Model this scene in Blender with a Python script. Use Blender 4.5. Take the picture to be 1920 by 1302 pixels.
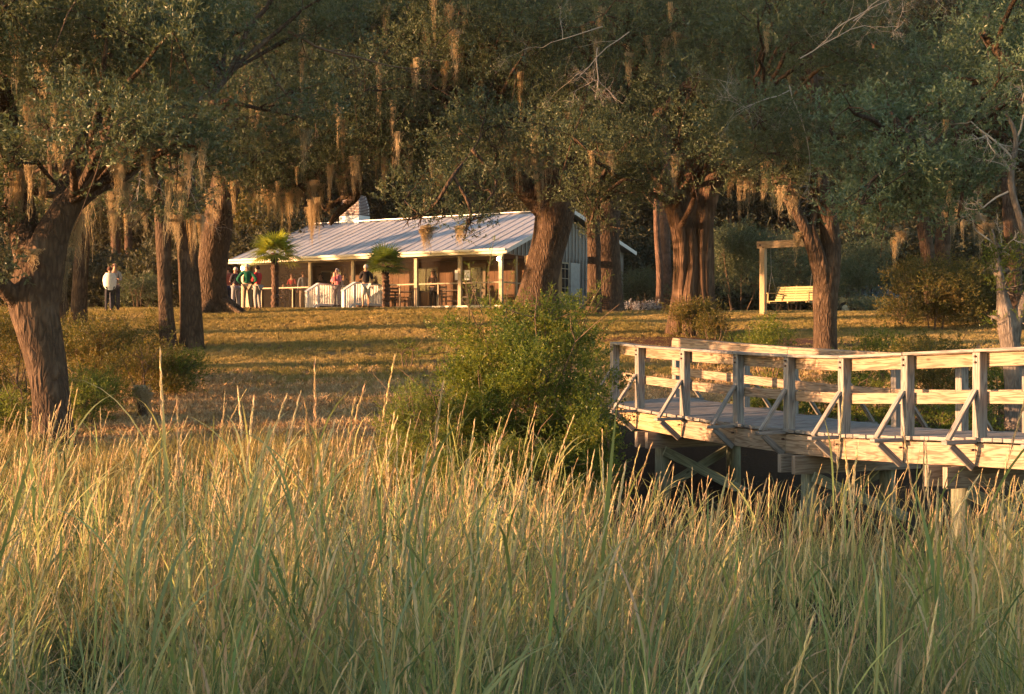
import bpy, bmesh, math, random
import numpy as np
from mathutils import Vector, Matrix, Euler, noise as mn

random.seed(7); rng = np.random.default_rng(7)
for o in list(bpy.data.objects): bpy.data.objects.remove(o)
S = bpy.context.scene
COL = S.collection
R = math.radians

# ------------------------------------------------------------------ camera, sky, sun, exposure
CZ = 2.6                 # eye height above the marsh mud
F = 2600.0               # focal length in pixels of a 1920 px wide frame
cam = bpy.data.objects.new('camera', bpy.data.cameras.new('camera')); COL.objects.link(cam)
cam.data.sensor_width = 36; cam.data.lens = 36*F/1920
cam.location = (0, 0, CZ); cam.rotation_euler = (R(90), 0, 0)
cam.data.clip_start = 0.05; cam.data.clip_end = 2000
S.camera = cam

SUN_EL = 5.2
SUN_DIR = Vector((-0.962, -0.272, math.tan(R(SUN_EL)))).normalized()    # towards the sun
w = bpy.data.worlds.new('World'); S.world = w; w.use_nodes = True
nt = w.node_tree; bg = nt.nodes['Background']
sky = nt.nodes.new('ShaderNodeTexSky'); sky.sky_type = 'NISHITA'; sky.sun_disc = False
sky.sun_elevation = R(SUN_EL); sky.sun_rotation = math.atan2(SUN_DIR.x, SUN_DIR.y)
nt.links.new(sky.outputs[0], bg.inputs[0]); bg.inputs[1].default_value = 0.15
sl = bpy.data.lights.new('sun', 'SUN'); sl.energy = 5.0; sl.angle = R(0.6); sl.color = (1.0, 0.52, 0.24)
so = bpy.data.objects.new('sun', sl); COL.objects.link(so)
so.rotation_euler = SUN_DIR.to_track_quat('Z', 'Y').to_euler(); so.location = (-60, -20, 40)
S.view_settings.view_transform = 'Standard'; S.view_settings.look = 'None'
S.view_settings.gamma = 1; S.view_settings.use_curve_mapping = False
S.view_settings.exposure = 2.15
S.render.engine = 'CYCLES'
S.cycles.max_bounces = 5; S.cycles.diffuse_bounces = 2; S.cycles.transparent_max_bounces = 12
S.cycles.transmission_bounces = 4; S.cycles.glossy_bounces = 2

# ------------------------------------------------------------------ helpers
def W(px, py, d):
    return Vector(((px-960)*d/F, d, CZ-(py-651)*d/F))

def sstep(a, b, x):
    t = max(0.0, min(1.0, (x-a)/(b-a))); return t*t*(3-2*t)
PN = [(0,0),(14.5,0),(17,.45),(20,.8),(24,1.12),(30,1.62),(36,2.25),(42,2.95),(48,3.6),(53,4.02),(57,4.13),(70,4.15),(400,4.2)]
PX = [p[0] for p in PN]; PZ = [p[1] for p in PN]
def ground(x, y):
    z = float(np.interp(y, PX, PZ))
    m = sstep(.6, 2.0, x)
    low = 0.05 + (z-0.05)*sstep(21.5, 27.5, y)
    z = z + (low-z)*m if y < 28 else z
    z -= 0.13*sstep(-3, 5, x)*sstep(40, 56, y)
    # the bank on the left drops behind the scrub
    z += 0.10*mn.noise(Vector((x*.18, y*.18, 3)))*sstep(15, 22, y)*(1-sstep(50, 56, y))
    z += 0.03*mn.noise(Vector((x*.9, y*.9, 8)))*sstep(12, 16, y)
    return z
def G(px, d, dz=0.0):
    x = (px-960)*d/F
    return Vector((x, d, ground(x, d)+dz))

def tag(o, label=None, cat=None, group=None, kind=None):
    if label: o['label'] = label
    if cat: o['category'] = cat
    if group: o['group'] = group
    if kind: o['kind'] = kind
    return o
def thing(name, loc, label, cat, rz=0, group=None):
    o = bpy.data.objects.new(name, None); COL.objects.link(o)
    o.location = loc; o.rotation_euler = (0, 0, rz); o.empty_display_size = .2
    return tag(o, label, cat, group)
def link_mesh(name, me, parent=None, mat=None, kind=None, label=None):
    o = bpy.data.objects.new(name, me); COL.objects.link(o)
    if mat and not me.materials: me.materials.append(mat)
    if parent:
        o.parent = parent
    if kind: o['kind'] = kind
    if label: o['label'] = label
    return o
def copy_tree(o, parent=None):
    c = o.copy(); COL.objects.link(c)
    if parent: c.parent = parent
    for ch in list(o.children): copy_tree(ch, c)
    return c

class MB:
    """collects geometry for ONE mesh object"""
    def __init__(s): s.v = []; s.f = []; s.c = None
    def add(s, vs, fs):
        n = len(s.v); s.v += [tuple(p) for p in vs]; s.f += [tuple(i+n for i in f) for f in fs]
    def box(s, c, sx, sy, sz, M=None):
        vs = [Vector((x*sx/2, y*sy/2, z*sz/2)) for x in (-1,1) for y in (-1,1) for z in (-1,1)]
        if M is not None: vs = [M @ v for v in vs]
        vs = [v+Vector(c) for v in vs]
        s.add(vs, [(0,1,3,2),(4,6,7,5),(0,4,5,1),(2,3,7,6),(0,2,6,4),(1,5,7,3)])
        return s
    def bar(s, a, b, w, h, up=(0,0,1), jit=0):
        """box from a to b, w = width across, h = height along up"""
        a = Vector(a); b = Vector(b); t = (b-a).normalized(); u = Vector(up)
        r = t.cross(u)
        if r.length < 1e-4: r = t.cross(Vector((1,0,0)))
        r.normalize(); u = r.cross(t).normalized()
        vs = []
        for p in (a, b):
            for i, j in ((-1,-1),(1,-1),(1,1),(-1,1)):
                vs.append(p + r*(i*w/2+random.uniform(-jit,jit)) + u*(j*h/2+random.uniform(-jit,jit)))
        s.add(vs, [(0,1,2,3),(7,6,5,4),(0,4,5,1),(1,5,6,2),(2,6,7,3),(3,7,4,0)])
        return s
    def tube(s, pts, rad, n=8, rough=0, freq=3.0, seed=0, cap=True, flute=None):
        pts = [Vector(p) for p in pts]
        m = len(pts)
        t0 = (pts[1]-pts[0]).normalized()
        u = t0.cross(Vector((0,1,0)) if abs(t0.y) < .9 else Vector((1,0,0))).normalized()
        vs = []; L = 0
        for i, p in enumerate(pts):
            t = (pts[min(i+1,m-1)]-pts[max(i-1,0)]).normalized()
            u = (u - t*u.dot(t)).normalized(); v = t.cross(u)
            if i: L += (pts[i]-pts[i-1]).length
            r = rad[i] if hasattr(rad, '__len__') else rad
            for k in range(n):
                a = 2*math.pi*k/n
                rr = r
                if rough:
                    q = Vector((math.cos(a)*freq, math.sin(a)*freq, L*.35+seed))
                    rr = r*(1 + rough*(mn.noise(q)) + rough*.6*(0.5-abs(mn.noise(q*3.1))*2) + rough*.5*mn.noise(Vector((math.cos(a)*freq*4, math.sin(a)*freq*4, L*2.0+seed))))
                if flute: rr = rr*(1+flute*math.sin(a*7+seed+.5*math.sin(L*.8))*1.0 + flute*.7*math.sin(a*12+2+L*.3))
                vs.append(p + u*(math.cos(a)*rr) + v*(math.sin(a)*rr))
        fs = []
        for i in range(m-1):
            for k in range(n):
                a = i*n+k; b = i*n+(k+1) % n
                fs.append((a, b, b+n, a+n))
        if cap:
            fs.append(tuple(reversed(range(n)))); fs.append(tuple(range((m-1)*n, m*n)))
        s.add(vs, fs); return s
    def mesh(s, name, smooth=False):
        me = bpy.data.meshes.new(name); me.from_pydata(s.v, [], s.f); me.update()
        if smooth: me.shade_smooth()
        return me
    def build(s, name, mat, parent=None, smooth=False, kind=None, label=None, bevel=0):
        me = s.mesh(name, smooth)
        o = link_mesh(name, me, parent, mat, kind, label)
        if bevel:
            m = o.modifiers.new('edge_wear', 'BEVEL'); m.width = bevel; m.segments = 1; m.limit_method = 'ANGLE'
        return o

def spline(pts, n):
    """Catmull-Rom through points (any-dim tuples) -> n samples"""
    P = np.array(pts, float); P = np.vstack([2*P[0]-P[1], P, 2*P[-1]-P[-2]])
    out = []
    m = len(P)-3
    for i in range(n):
        t = i/(n-1)*m; k = min(int(t), m-1); t -= k
        a, b, c, d = P[k], P[k+1], P[k+2], P[k+3]
        out.append(.5*((2*b)+(c-a)*t+(2*a-5*b+4*c-d)*t*t+(3*b-a-3*c+d)*t**3))
    return np.array(out)

# ------------------------------------------------------------------ materials
def newmat(name, rough=.8, spec=.2):
    m = bpy.data.materials.new(name); m.use_nodes = True
    b = m.node_tree.nodes['Principled BSDF']
    b.inputs['Roughness'].default_value = rough
    b.inputs['Specular IOR Level'].default_value = spec
    return m, m.node_tree, b
def nd(t, kind, **kw):
    n = t.nodes.new(kind)
    for k, v in kw.items(): setattr(n, k, v)
    return n
def ramp(t, fac, stops):
    r = t.nodes.new('ShaderNodeValToRGB')
    while len(r.color_ramp.elements) < len(stops): r.color_ramp.elements.new(.5)
    for e, (p, c) in zip(r.color_ramp.elements, stops):
        e.position = p; e.color = (*c, 1)
    t.links.new(fac, r.inputs[0]); return r.outputs[0]
def texco(t, scale=(1,1,1), which='Object', rot=(0,0,0)):
    c = t.nodes.new('ShaderNodeTexCoord'); m = t.nodes.new('ShaderNodeMapping')
    m.inputs['Scale'].default_value = scale; m.inputs['Rotation'].default_value = rot
    t.links.new(c.outputs[which], m.inputs[0]); return m.outputs[0]
def noise_t(t, vec, scale, detail=4, rough=.55):
    n = t.nodes.new('ShaderNodeTexNoise'); n.inputs['Scale'].default_value = scale
    n.inputs['Detail'].default_value = detail; n.inputs['Roughness'].default_value = rough
    if vec is not None: t.links.new(vec, n.inputs['Vector'])
    return n.outputs['Fac']
def bump(t, b, h, dist=.02, strength=.6):
    n = t.nodes.new('ShaderNodeBump'); n.inputs['Distance'].default_value = dist
    n.inputs['Strength'].default_value = strength
    t.links.new(h, n.inputs['Height']); t.links.new(n.outputs[0], b.inputs['Normal'])
def mixc(t, fac, a, b, mode='MIX'):
    m = t.nodes.new('ShaderNodeMix'); m.data_type = 'RGBA'; m.blend_type = mode
    for s, v in ((m.inputs[0], fac), (m.inputs[6], a), (m.inputs[7], b)):
        if isinstance(v, bpy.types.NodeSocket): t.links.new(v, s)
        elif isinstance(v, (int, float)): s.default_value = v
        else: s.default_value = (*v, 1)
    return m.outputs[2]

def bark_mat(name, c0, c1, c2, vscale=(9,9,1.6), dist=.05):
    m, t, b = newmat(name, .95, .1)
    v = texco(t, vscale)
    vo = nd(t, 'ShaderNodeTexVoronoi'); vo.feature = 'DISTANCE_TO_EDGE'; vo.inputs['Scale'].default_value = 1.6
    nz = nd(t, 'ShaderNodeTexNoise'); nz.inputs['Scale'].default_value = 1.3; nz.inputs['Detail'].default_value = 5
    t.links.new(v, nz.inputs['Vector'])
    ad = nd(t, 'ShaderNodeVectorMath', operation='MULTIPLY_ADD'); ad.inputs[1].default_value = (.9,.9,.9)
    t.links.new(nz.outputs['Color'], ad.inputs[0]); t.links.new(v, ad.inputs[2])
    t.links.new(ad.outputs[0], vo.inputs['Vector'])
    n2 = noise_t(t, texco(t, (1,1,.5)), 6, 6)
    col = ramp(t, vo.outputs['Distance'], [(.02, c0), (.16, c1), (.42, c2)])
    col = mixc(t, n2, col, tuple(x*.75 for x in c2), 'MIX')
    n3 = noise_t(t, texco(t), 1.3, 3)
    r3 = ramp(t, n3, [(.55, (0,0,0)), (.72, (1,1,1))])
    col = mixc(t, r3, col, tuple(x*1.2 for x in c2))
    t.links.new(col, b.inputs['Base Color'])
    mh = nd(t, 'ShaderNodeMath', operation='MULTIPLY_ADD'); mh.inputs[1].default_value = .35
    t.links.new(n2, mh.inputs[0]); t.links.new(vo.outputs['Distance'], mh.inputs[2])
    bump(t, b, mh.outputs[0], dist, 1.0)
    return m
BARK = bark_mat('oak_bark', (.015,.010,.008), (.055,.037,.027), (.125,.087,.062), (7,7,2.0), .09)
BARK_FLUTE = bark_mat('cedar_bark', (.018,.011,.008), (.075,.046,.033), (.16,.105,.074), (9,9,.35), .09)
BARK_PINE = bark_mat('pine_bark', (.04,.025,.018), (.10,.065,.05), (.17,.11,.085), (6,6,2.2), .05)
BARK_GREY = bark_mat('grey_bark', (.04,.032,.028), (.12,.10,.085), (.2,.17,.15), (12,12,3), .02)
TWIG, t, b = newmat('dead_twig', .9); b.inputs['Base Color'].default_value = (.32,.29,.26,1)
TWIGB, t, b = newmat('brown_twig', .9); b.inputs['Base Color'].default_value = (.11,.075,.05,1)

def leaf_mat(name, cols, rough=.5, trans=.3, tcol=None, nscale=.9, spec=.3):
    m = bpy.data.materials.new(name); m.use_nodes = True; t = m.node_tree
    b = t.nodes['Principled BSDF']; out = t.nodes['Material Output']
    b.inputs['Roughness'].default_value = rough; b.inputs['Specular IOR Level'].default_value = spec
    g = nd(t, 'ShaderNodeNewGeometry')
    mp = nd(t, 'ShaderNodeMapping'); t.links.new(g.outputs['Position'], mp.inputs[0])
    n = noise_t(t, mp.outputs[0], nscale, 3)
    rnd = g.outputs['Random Per Island']
    mth = nd(t, 'ShaderNodeMath', operation='MULTIPLY_ADD'); mth.inputs[1].default_value = .45
    t.links.new(rnd, mth.inputs[0]); 
    sb = nd(t, 'ShaderNodeMath', operation='SUBTRACT'); sb.inputs[1].default_value = .22
    t.links.new(n, sb.inputs[0]); t.links.new(sb.outputs[0], mth.inputs[2])
    k = len(cols)
    col = ramp(t, mth.outputs[0], [(.18+.64*i/(k-1), c) for i, c in enumerate(cols)])
    t.links.new(col, b.inputs['Base Color'])
    tr = nd(t, 'ShaderNodeBsdfTranslucent')
    tc = mixc(t, 1.0, col, tcol or (1.6, 1.5, .6), 'MULTIPLY')
    t.links.new(tc, tr.inputs[0])
    mx = nd(t, 'ShaderNodeMixShader'); mx.inputs[0].default_value = trans
    t.links.new(b.outputs[0], mx.inputs[1]); t.links.new(tr.outputs[0], mx.inputs[2])
    t.links.new(mx.outputs[0], out.inputs[0])
    return m
LEAF_OAK = leaf_mat('oak_leaf', [(.048,.064,.038),(.064,.088,.048),(.086,.112,.06),(.125,.14,.075)], .40, .26, (1.5,1.35,.7))
LEAF_BRIGHT = leaf_mat('bright_oak_leaf', [(.05,.082,.05),(.075,.115,.068),(.105,.15,.088),(.15,.185,.11)], .36, .28, (1.4,1.4,.7))
LEAF_FAR = leaf_mat('far_leaf', [(.035,.038,.022),(.05,.052,.028),(.075,.07,.036)], .6, .25)
LEAF_HOLLY = leaf_mat('yaupon_leaf', [(.04,.07,.014),(.075,.11,.02),(.125,.155,.025),(.22,.205,.035)], .35, .4, None, 1.6)
LEAF_WILLOW = leaf_mat('willow_leaf', [(.07,.10,.02),(.12,.15,.03),(.18,.19,.05)], .5, .4, None, 2)
LEAF_SCRUB = leaf_mat('scrub_leaf', [(.045,.055,.015),(.08,.085,.022),(.14,.115,.03),(.20,.13,.05)], .5, .35, None, 1.3)
LEAF_PALM = leaf_mat('palm_leaf', [(.16,.20,.03),(.24,.28,.045),(.32,.34,.06)], .45, .35)  # leaf colour raised to yellow so this palm looks sunlit
LEAF_PALMD = leaf_mat('palm_leaf_dark', [(.06,.10,.025),(.09,.14,.03),(.12,.16,.04)], .45, .3)
MOSS = leaf_mat('spanish_moss', [(.28,.235,.15),(.38,.31,.20),(.48,.40,.26)], .95, .3, (1.2,1.0,.7), 1.5, .05)
LEAF_LITTER = leaf_mat('dry_leaf', [(.25,.15,.085),(.42,.28,.15),(.58,.43,.25)], .8, .2, (1.1,1,.8), 2, .1)
LAWN_BLADE = leaf_mat('lawn_blade', [(.18,.17,.055),(.31,.25,.095),(.47,.35,.17)], .7, .3, (1.2,1.1,.7), .5, .1)

def attr_grass():
    m = bpy.data.materials.new('marsh_grass_blade'); m.use_nodes = True; t = m.node_tree
    b = t.nodes['Principled BSDF']; out = t.nodes['Material Output']
    a = nd(t, 'ShaderNodeAttribute'); a.attribute_name = 'col'
    g = nd(t, 'ShaderNodeNewGeometry')
    n = noise_t(t, g.outputs['Position'], .8, 2)
    ob = nd(t, 'ShaderNodeObjectInfo')
    hs = nd(t, 'ShaderNodeHueSaturation')
    mr = nd(t, 'ShaderNodeMapRange'); mr.inputs[3].default_value = .475; mr.inputs[4].default_value = .525
    t.links.new(g.outputs['Random Per Island'], mr.inputs[0]); t.links.new(mr.outputs[0], hs.inputs['Hue'])
    mr2 = nd(t, 'ShaderNodeMapRange'); mr2.inputs[1].default_value = .3; mr2.inputs[2].default_value = .7
    mr2.inputs[3].default_value = .75; mr2.inputs[4].default_value = 1.3
    t.links.new(n, mr2.inputs[0]); t.links.new(mr2.outputs[0], hs.inputs['Value'])
    t.links.new(a.outputs['Color'], hs.inputs['Color'])
    t.links.new(hs.outputs[0], b.inputs['Base Color'])
    b.inputs['Roughness'].default_value = .55; b.inputs['Specular IOR Level'].default_value = .25
    tr = nd(t, 'ShaderNodeBsdfTranslucent'); t.links.new(hs.outputs[0], tr.inputs[0])
    mx = nd(t, 'ShaderNodeMixShader'); mx.inputs[0].default_value = .3
    t.links.new(b.outputs[0], mx.inputs[1]); t.links.new(tr.outputs[0], mx.inputs[2])
    t.links.new(mx.outputs[0], out.inputs[0]); return m
GRASS = attr_grass()

def wood_mat(name, base, dark, pale, rough=.75, scale=1.0, axis='X'):
    """weathered sawn board: wavy growth rings stretched along the board"""
    m, t, b = newmat(name, rough, .25)
    c = nd(t, 'ShaderNodeTexCoord')
    oi = nd(t, 'ShaderNodeObjectInfo')
    av = nd(t, 'ShaderNodeVectorMath', operation='ADD')
    sc = nd(t, 'ShaderNodeVectorMath', operation='SCALE'); sc.inputs[3].default_value = 37.0
    cb = nd(t, 'ShaderNodeCombineXYZ')
    for i in range(3): t.links.new(oi.outputs['Random'], cb.inputs[i])
    t.links.new(cb.outputs[0], sc.inputs[0])
    t.links.new(c.outputs['UV'], av.inputs[0]); t.links.new(sc.outputs[0], av.inputs[1])
    mp = nd(t, 'ShaderNodeMapping'); mp.inputs['Scale'].default_value = (.55*scale, 7*scale, 1)
    t.links.new(av.outputs[0], mp.inputs[0])
    n = nd(t, 'ShaderNodeTexNoise'); n.inputs['Scale'].default_value = 2.2; n.inputs['Detail'].default_value = 2.5
    n.inputs['Distortion'].default_value = .4
    t.links.new(mp.outputs[0], n.inputs['Vector'])
    ms = nd(t, 'ShaderNodeMath', operation='MULTIPLY'); ms.inputs[1].default_value = 34
    t.links.new(n.outputs['Fac'], ms.inputs[0])
    sn = nd(t, 'ShaderNodeMath', operation='SINE'); t.links.new(ms.outputs[0], sn.inputs[0])
    fr = nd(t, 'ShaderNodeMapRange'); fr.inputs[1].default_value = -1; fr.inputs[2].default_value = 1
    t.links.new(sn.outputs[0], fr.inputs[0])
    col = ramp(t, fr.outputs[0], [(0, dark), (.35, base), (1, pale)])
    mp2 = nd(t, 'ShaderNodeMapping'); mp2.inputs['Scale'].default_value = (2.5, 60, 1)
    t.links.new(av.outputs[0], mp2.inputs[0])
    n2 = noise_t(t, mp2.outputs[0], 3, 5, .7)
    col = mixc(t, .35, col, ramp(t, n2, [(.3, tuple(x*.45 for x in dark)), (.6, base), (.8, pale)]))
    n3 = noise_t(t, av.outputs[0], 1.7, 4)
    col = mixc(t, ramp(t, n3, [(.48, (0,0,0)), (.75, (.45,.45,.45))]), col, tuple(x*.55 for x in base))
    vo = nd(t, 'ShaderNodeTexVoronoi'); vo.inputs['Scale'].default_value = 1.3      # knots
    mp3 = nd(t, 'ShaderNodeMapping'); mp3.inputs['Scale'].default_value = (1.4, 3.2, 1)
    t.links.new(av.outputs[0], mp3.inputs[0]); t.links.new(mp3.outputs[0], vo.inputs['Vector'])
    kn = ramp(t, vo.outputs['Distance'], [(.05, (.85,.85,.85)), (.11, (0,0,0))])
    col = mixc(t, kn, col, tuple(x*.3 for x in dark))
    t.links.new(col, b.inputs['Base Color'])
    bump(t, b, n2, .004, .7)
    return m
WOOD = wood_mat('weathered_pine', (.27,.205,.15), (.12,.08,.055), (.36,.285,.215))
WOOD_GREY = wood_mat('grey_weathered_pine', (.215,.205,.20), (.11,.10,.095), (.285,.275,.265))
WOOD_YEL = wood_mat('treated_yellow_pine', (.34,.25,.145), (.20,.13,.065), (.42,.32,.20))
WOOD_GREEN = wood_mat('green_treated_timber', (.20,.21,.15), (.12,.13,.09), (.28,.28,.21))
WOOD_DARK = wood_mat('brown_beam_timber', (.26,.21,.17), (.16,.12,.09), (.33,.28,.23))  # muted brown timber for beams, joists and furniture
WOOD_BENCH = wood_mat('bench_slat_wood', (.42,.33,.16), (.28,.20,.09), (.50,.41,.22))

def flat(name, c, rough=.7, spec=.3, nz=.12, metal=0, scale=6):
    m, t, b = newmat(name, rough, spec)
    n = noise_t(t, texco(t), scale, 5)
    col = ramp(t, n, [(.3, tuple(x*(1-nz) for x in c)), (.7, tuple(min(1,x*(1+nz)) for x in c))])
    t.links.new(col, b.inputs['Base Color']); b.inputs['Metallic'].default_value = metal
    return m
WHITE = flat('white_paint', (.62,.60,.58), .5, .3, .08)
CREAM = flat('cream_trim_paint', (.62,.56,.44), .5, .3, .1)
CREAM2 = flat('tan_post_paint', (.33,.27,.18), .6, .3, .12)
SIDING = flat('grey_white_siding', (.20,.185,.17), .7, .2, .1)
METALROOF = None
def roof_mat():
    m, t, b = newmat('galvanised_roof', .42, .5)
    n = noise_t(t, texco(t, (1,.25,1)), 2.2, 6, .65)
    n2 = noise_t(t, texco(t, (1,1,1)), 14, 3)
    col = ramp(t, n, [(.3, (.30,.32,.37)), (.5, (.41,.43,.49)), (.68, (.48,.49,.53))])
    n4 = noise_t(t, texco(t, (1.1,.12,.12)), 1.5, 5, .7)
    col = mixc(t, ramp(t, n4, [(.5,(0,0,0)),(.72,(.55,.55,.55))]), col, (.27,.24,.22))
    col = mixc(t, .2, col, ramp(t, n2, [(.4, (.35,.33,.32)), (.6, (.62,.62,.62))]))
    t.links.new(col, b.inputs['Base Color']); b.inputs['Metallic'].default_value = .35
    t.links.new(ramp(t, n, [(.3, (.55,.55,.55)), (.7, (.35,.35,.35))]), b.inputs['Roughness'])
    return m
METALROOF = roof_mat()
BRICK = flat('old_brick', (.10,.07,.07), .9, .1, .35, 0, 9)
MORTAR = flat('mortar', (.65,.63,.62), .95, .1, .1)
PORCHWALL = flat('porch_inner_wall', (.24,.125,.055), .6, .3, .2, 0, 2)
PORCHCEIL = flat('porch_ceiling', (.30,.24,.18), .7)
CONC = flat('foundation_block', (.36,.34,.30), .9, .1, .15)
DARK = flat('dark_interior', (.03,.025,.02), .6)
FLOORB = flat('porch_floorboards', (.28,.22,.17), .5)
SHUT = flat('pale_batten_paint', (.33,.31,.29), .7)
GLASS, t, b = newmat('window_glass', .08, .6); b.inputs['Base Color'].default_value = (.02,.022,.025,1)
PAPER = flat('notice_paper', (.62,.60,.56), .7)
CHAIN = flat('galvanised_chain', (.35,.33,.30), .4, .5, .1, .6)
RUST = flat('rusty_bolt', (.07,.04,.03), .7, .3)
LAMP, t, b = newmat('lit_bulb', .4); b.inputs['Base Color'].default_value = (1,.9,.7,1)
b.inputs['Emission Color'].default_value = (1,.72,.38,1); b.inputs['Emission Strength'].default_value = 9
CARP, t, b = newmat('black_car_paint', .15, .6); b.inputs['Base Color'].default_value = (.03,.035,.045,1); b.inputs['Coat Weight'].default_value = .7
RUBBER = flat('tyre_rubber', (.02,.02,.02), .8)
def screen_mat():
    m = bpy.data.materials.new('insect_screen'); m.use_nodes = True; t = m.node_tree
    b = t.nodes['Principled BSDF']; b.inputs['Base Color'].default_value = (.02,.016,.012,1); b.inputs['Specular IOR Level'].default_value = .05
    b.inputs['Roughness'].default_value = .6
    tr = nd(t, 'ShaderNodeBsdfTransparent'); mx = nd(t, 'ShaderNodeMixShader'); mx.inputs[0].default_value = .42
    t.links.new(tr.outputs[0], mx.inputs[1]); t.links.new(b.outputs[0], mx.inputs[2])
    t.links.new(mx.outputs[0], t.nodes['Material Output'].inputs[0]); return m
SCREEN = screen_mat()

def uvbox(me):
    """board-aligned UVs in metres: u along the longest direction of the object"""
    co = np.array([v.co[:] for v in me.vertices]); c = co.mean(0)
    _, _, vt = np.linalg.svd(co-c, full_matrices=False)
    pr = (co-c) @ vt.T
    uv = me.uv_layers.new(name='UVMap')
    for p in me.polygons:
        n = vt @ np.array(p.normal[:]); k = int(np.argmax(abs(n)))
        for li in p.loop_indices:
            q = pr[me.loops[li].vertex_index]
            u, v_ = (q[0], q[1]+(.31 if k == 2 else .0)) if k == 2 else ((q[0], q[2]+.77) if k == 1 else (q[1]*.4, q[2]*1+.5))
            uv.data[li].uv = (u, v_)
def board(name, a, b_, w, h, mat, parent, up=(0,0,1), bevel=.004, label=None):
    mb = MB().bar(a, b_, w, h, up, .0015)
    me = mb.mesh(name); uvbox(me)
    o = link_mesh(name, me, parent, mat, None, label)
    if bevel:
        m = o.modifiers.new('edge_wear', 'BEVEL'); m.width = bevel; m.segments = 1
    return o

# ------------------------------------------------------------------ scatter (leaves, moss, grass) with geometry nodes
_groups = {}
def scatter_group(coll):
    if coll.name in _groups: return _groups[coll.name]
    g = bpy.data.node_groups.new('scatter_'+coll.name, 'GeometryNodeTree')
    g.interface.new_socket('Geometry', in_out='INPUT', socket_type='NodeSocketGeometry')
    g.interface.new_socket('Geometry', in_out='OUTPUT', socket_type='NodeSocketGeometry')
    N = g.nodes; L = g.links
    i = N.new('NodeGroupInput'); o = N.new('NodeGroupOutput')
    ci = N.new('GeometryNodeCollectionInfo'); ci.inputs['Collection'].default_value = coll
    ci.inputs['Separate Children'].default_value = True; ci.inputs['Reset Children'].default_value = True
    ip = N.new('GeometryNodeInstanceOnPoints'); ip.inputs['Pick Instance'].default_value = True
    ar = N.new('GeometryNodeInputNamedAttribute'); ar.data_type = 'FLOAT_VECTOR'; ar.inputs['Name'].default_value = 'rot'
    asc = N.new('GeometryNodeInputNamedAttribute'); asc.data_type = 'FLOAT_VECTOR'; asc.inputs['Name'].default_value = 'scl'
    rv = N.new('FunctionNodeRandomValue'); rv.data_type = 'INT'
    rv.inputs[4].default_value = 0; rv.inputs[5].default_value = max(0, len(coll.objects)-1)
    L.new(i.outputs[0], ip.inputs['Points']); L.new(ci.outputs[0], ip.inputs['Instance'])
    L.new(rv.outputs[2], ip.inputs['Instance Index'])
    L.new(ar.outputs[0], ip.inputs['Rotation']); L.new(asc.outputs[0], ip.inputs['Scale'])
    L.new(ip.outputs[0], o.inputs[0])
    _groups[coll.name] = g; return g
def scatter(name, pts, rot, scl, coll, parent=None, kind=None, label=None):
    pts = np.asarray(pts, np.float32).reshape(-1, 3); n = len(pts)
    me = bpy.data.meshes.new(name); me.vertices.add(n); me.vertices.foreach_set('co', pts.ravel())
    a = me.attributes.new('rot', 'FLOAT_VECTOR', 'POINT'); a.data.foreach_set('vector', np.asarray(rot, np.float32).ravel())
    scl = np.asarray(scl, np.float32)
    if scl.ndim == 1: scl = np.repeat(scl[:, None], 3, 1)
    a = me.attributes.new('scl', 'FLOAT_VECTOR', 'POINT'); a.data.foreach_set('vector', scl.ravel())
    me.update()
    o = bpy.data.objects.new(name, me); COL.objects.link(o)
    if parent: o.parent = parent
    m = o.modifiers.new('scatter', 'NODES'); m.node_group = scatter_group(coll)
    return tag(o, label, None, None, kind)
def src_coll(name, meshes):
    c = bpy.data.collections.new(name)
    for i, me in enumerate(meshes):
        c.objects.link(bpy.data.objects.new(name+'_%02d' % i, me))
    return c

def add_leaf(V, Fc, p, d, up, L, wd, cup=.15):
    d = d.normalized(); s = d.cross(up)
    if s.length < 1e-3: s = Vector((1,0,0))
    s.normalize(); n = s.cross(d)
    b = len(V)
    V += [p, p+d*L*.5+s*wd/2+n*wd*cup, p+d*L, p+d*L*.5-s*wd/2+n*wd*cup]
    Fc += [(b, b+1, b+2), (b, b+2, b+3)]
def rv(a=1.0): return Vector((random.uniform(-a,a), random.uniform(-a,a), random.uniform(-a,a)))
def sprig(name, mat, size=.32, leaves=22, L=.065, wd=.026, twig=.003, forks=3, droop=0.0):
    V = []; Fc = []
    ends = []
    for f in range(forks):
        dr = Vector((random.gauss(0,.7), random.gauss(0,.7), random.uniform(.1,1)-droop)).normalized()
        p = Vector((0,0,0)); seg = 4
        path = [p.copy()]
        for k in range(seg):
            dr = (dr + rv(.25) + Vector((0,0,-droop*.2))).normalized(); p = p+dr*size/seg; path.append(p.copy())
        for k in range(seg):     # twig as a thin blade pair
            a, c = path[k], path[k+1]; s = (c-a).cross(Vector((.3,.5,.8))).normalized()*twig
            b = len(V); V += [a-s, a+s, c+s*.7, c-s*.7]; Fc += [(b,b+1,b+2),(b,b+2,b+3)]
        nl = leaves//forks
        for k in range(nl):
            u = random.uniform(.25, 1)*seg; i = min(int(u), seg-1); q = path[i].lerp(path[i+1], u-i)
            ld = ((path[i+1]-path[i]).normalized()*.6 + rv(1)).normalized()
            upv = (Vector((0,0,1)) + rv(.8)).normalized()
            add_leaf(V, Fc, q, ld, upv, L*random.uniform(.7,1.25), wd*random.uniform(.8,1.2))
    me = bpy.data.meshes.new(name); me.from_pydata(V, [], Fc); me.materials.append(mat); me.update()
    return me
C_OAK = src_coll('oak_sprig', [sprig('oak_sprig', LEAF_OAK, .36, 30, .075, .03) for _ in range(7)])
C_OAKB = src_coll('bright_sprig', [sprig('bright_sprig', LEAF_BRIGHT, .32, 30, .07, .03) for _ in range(7)])
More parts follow.
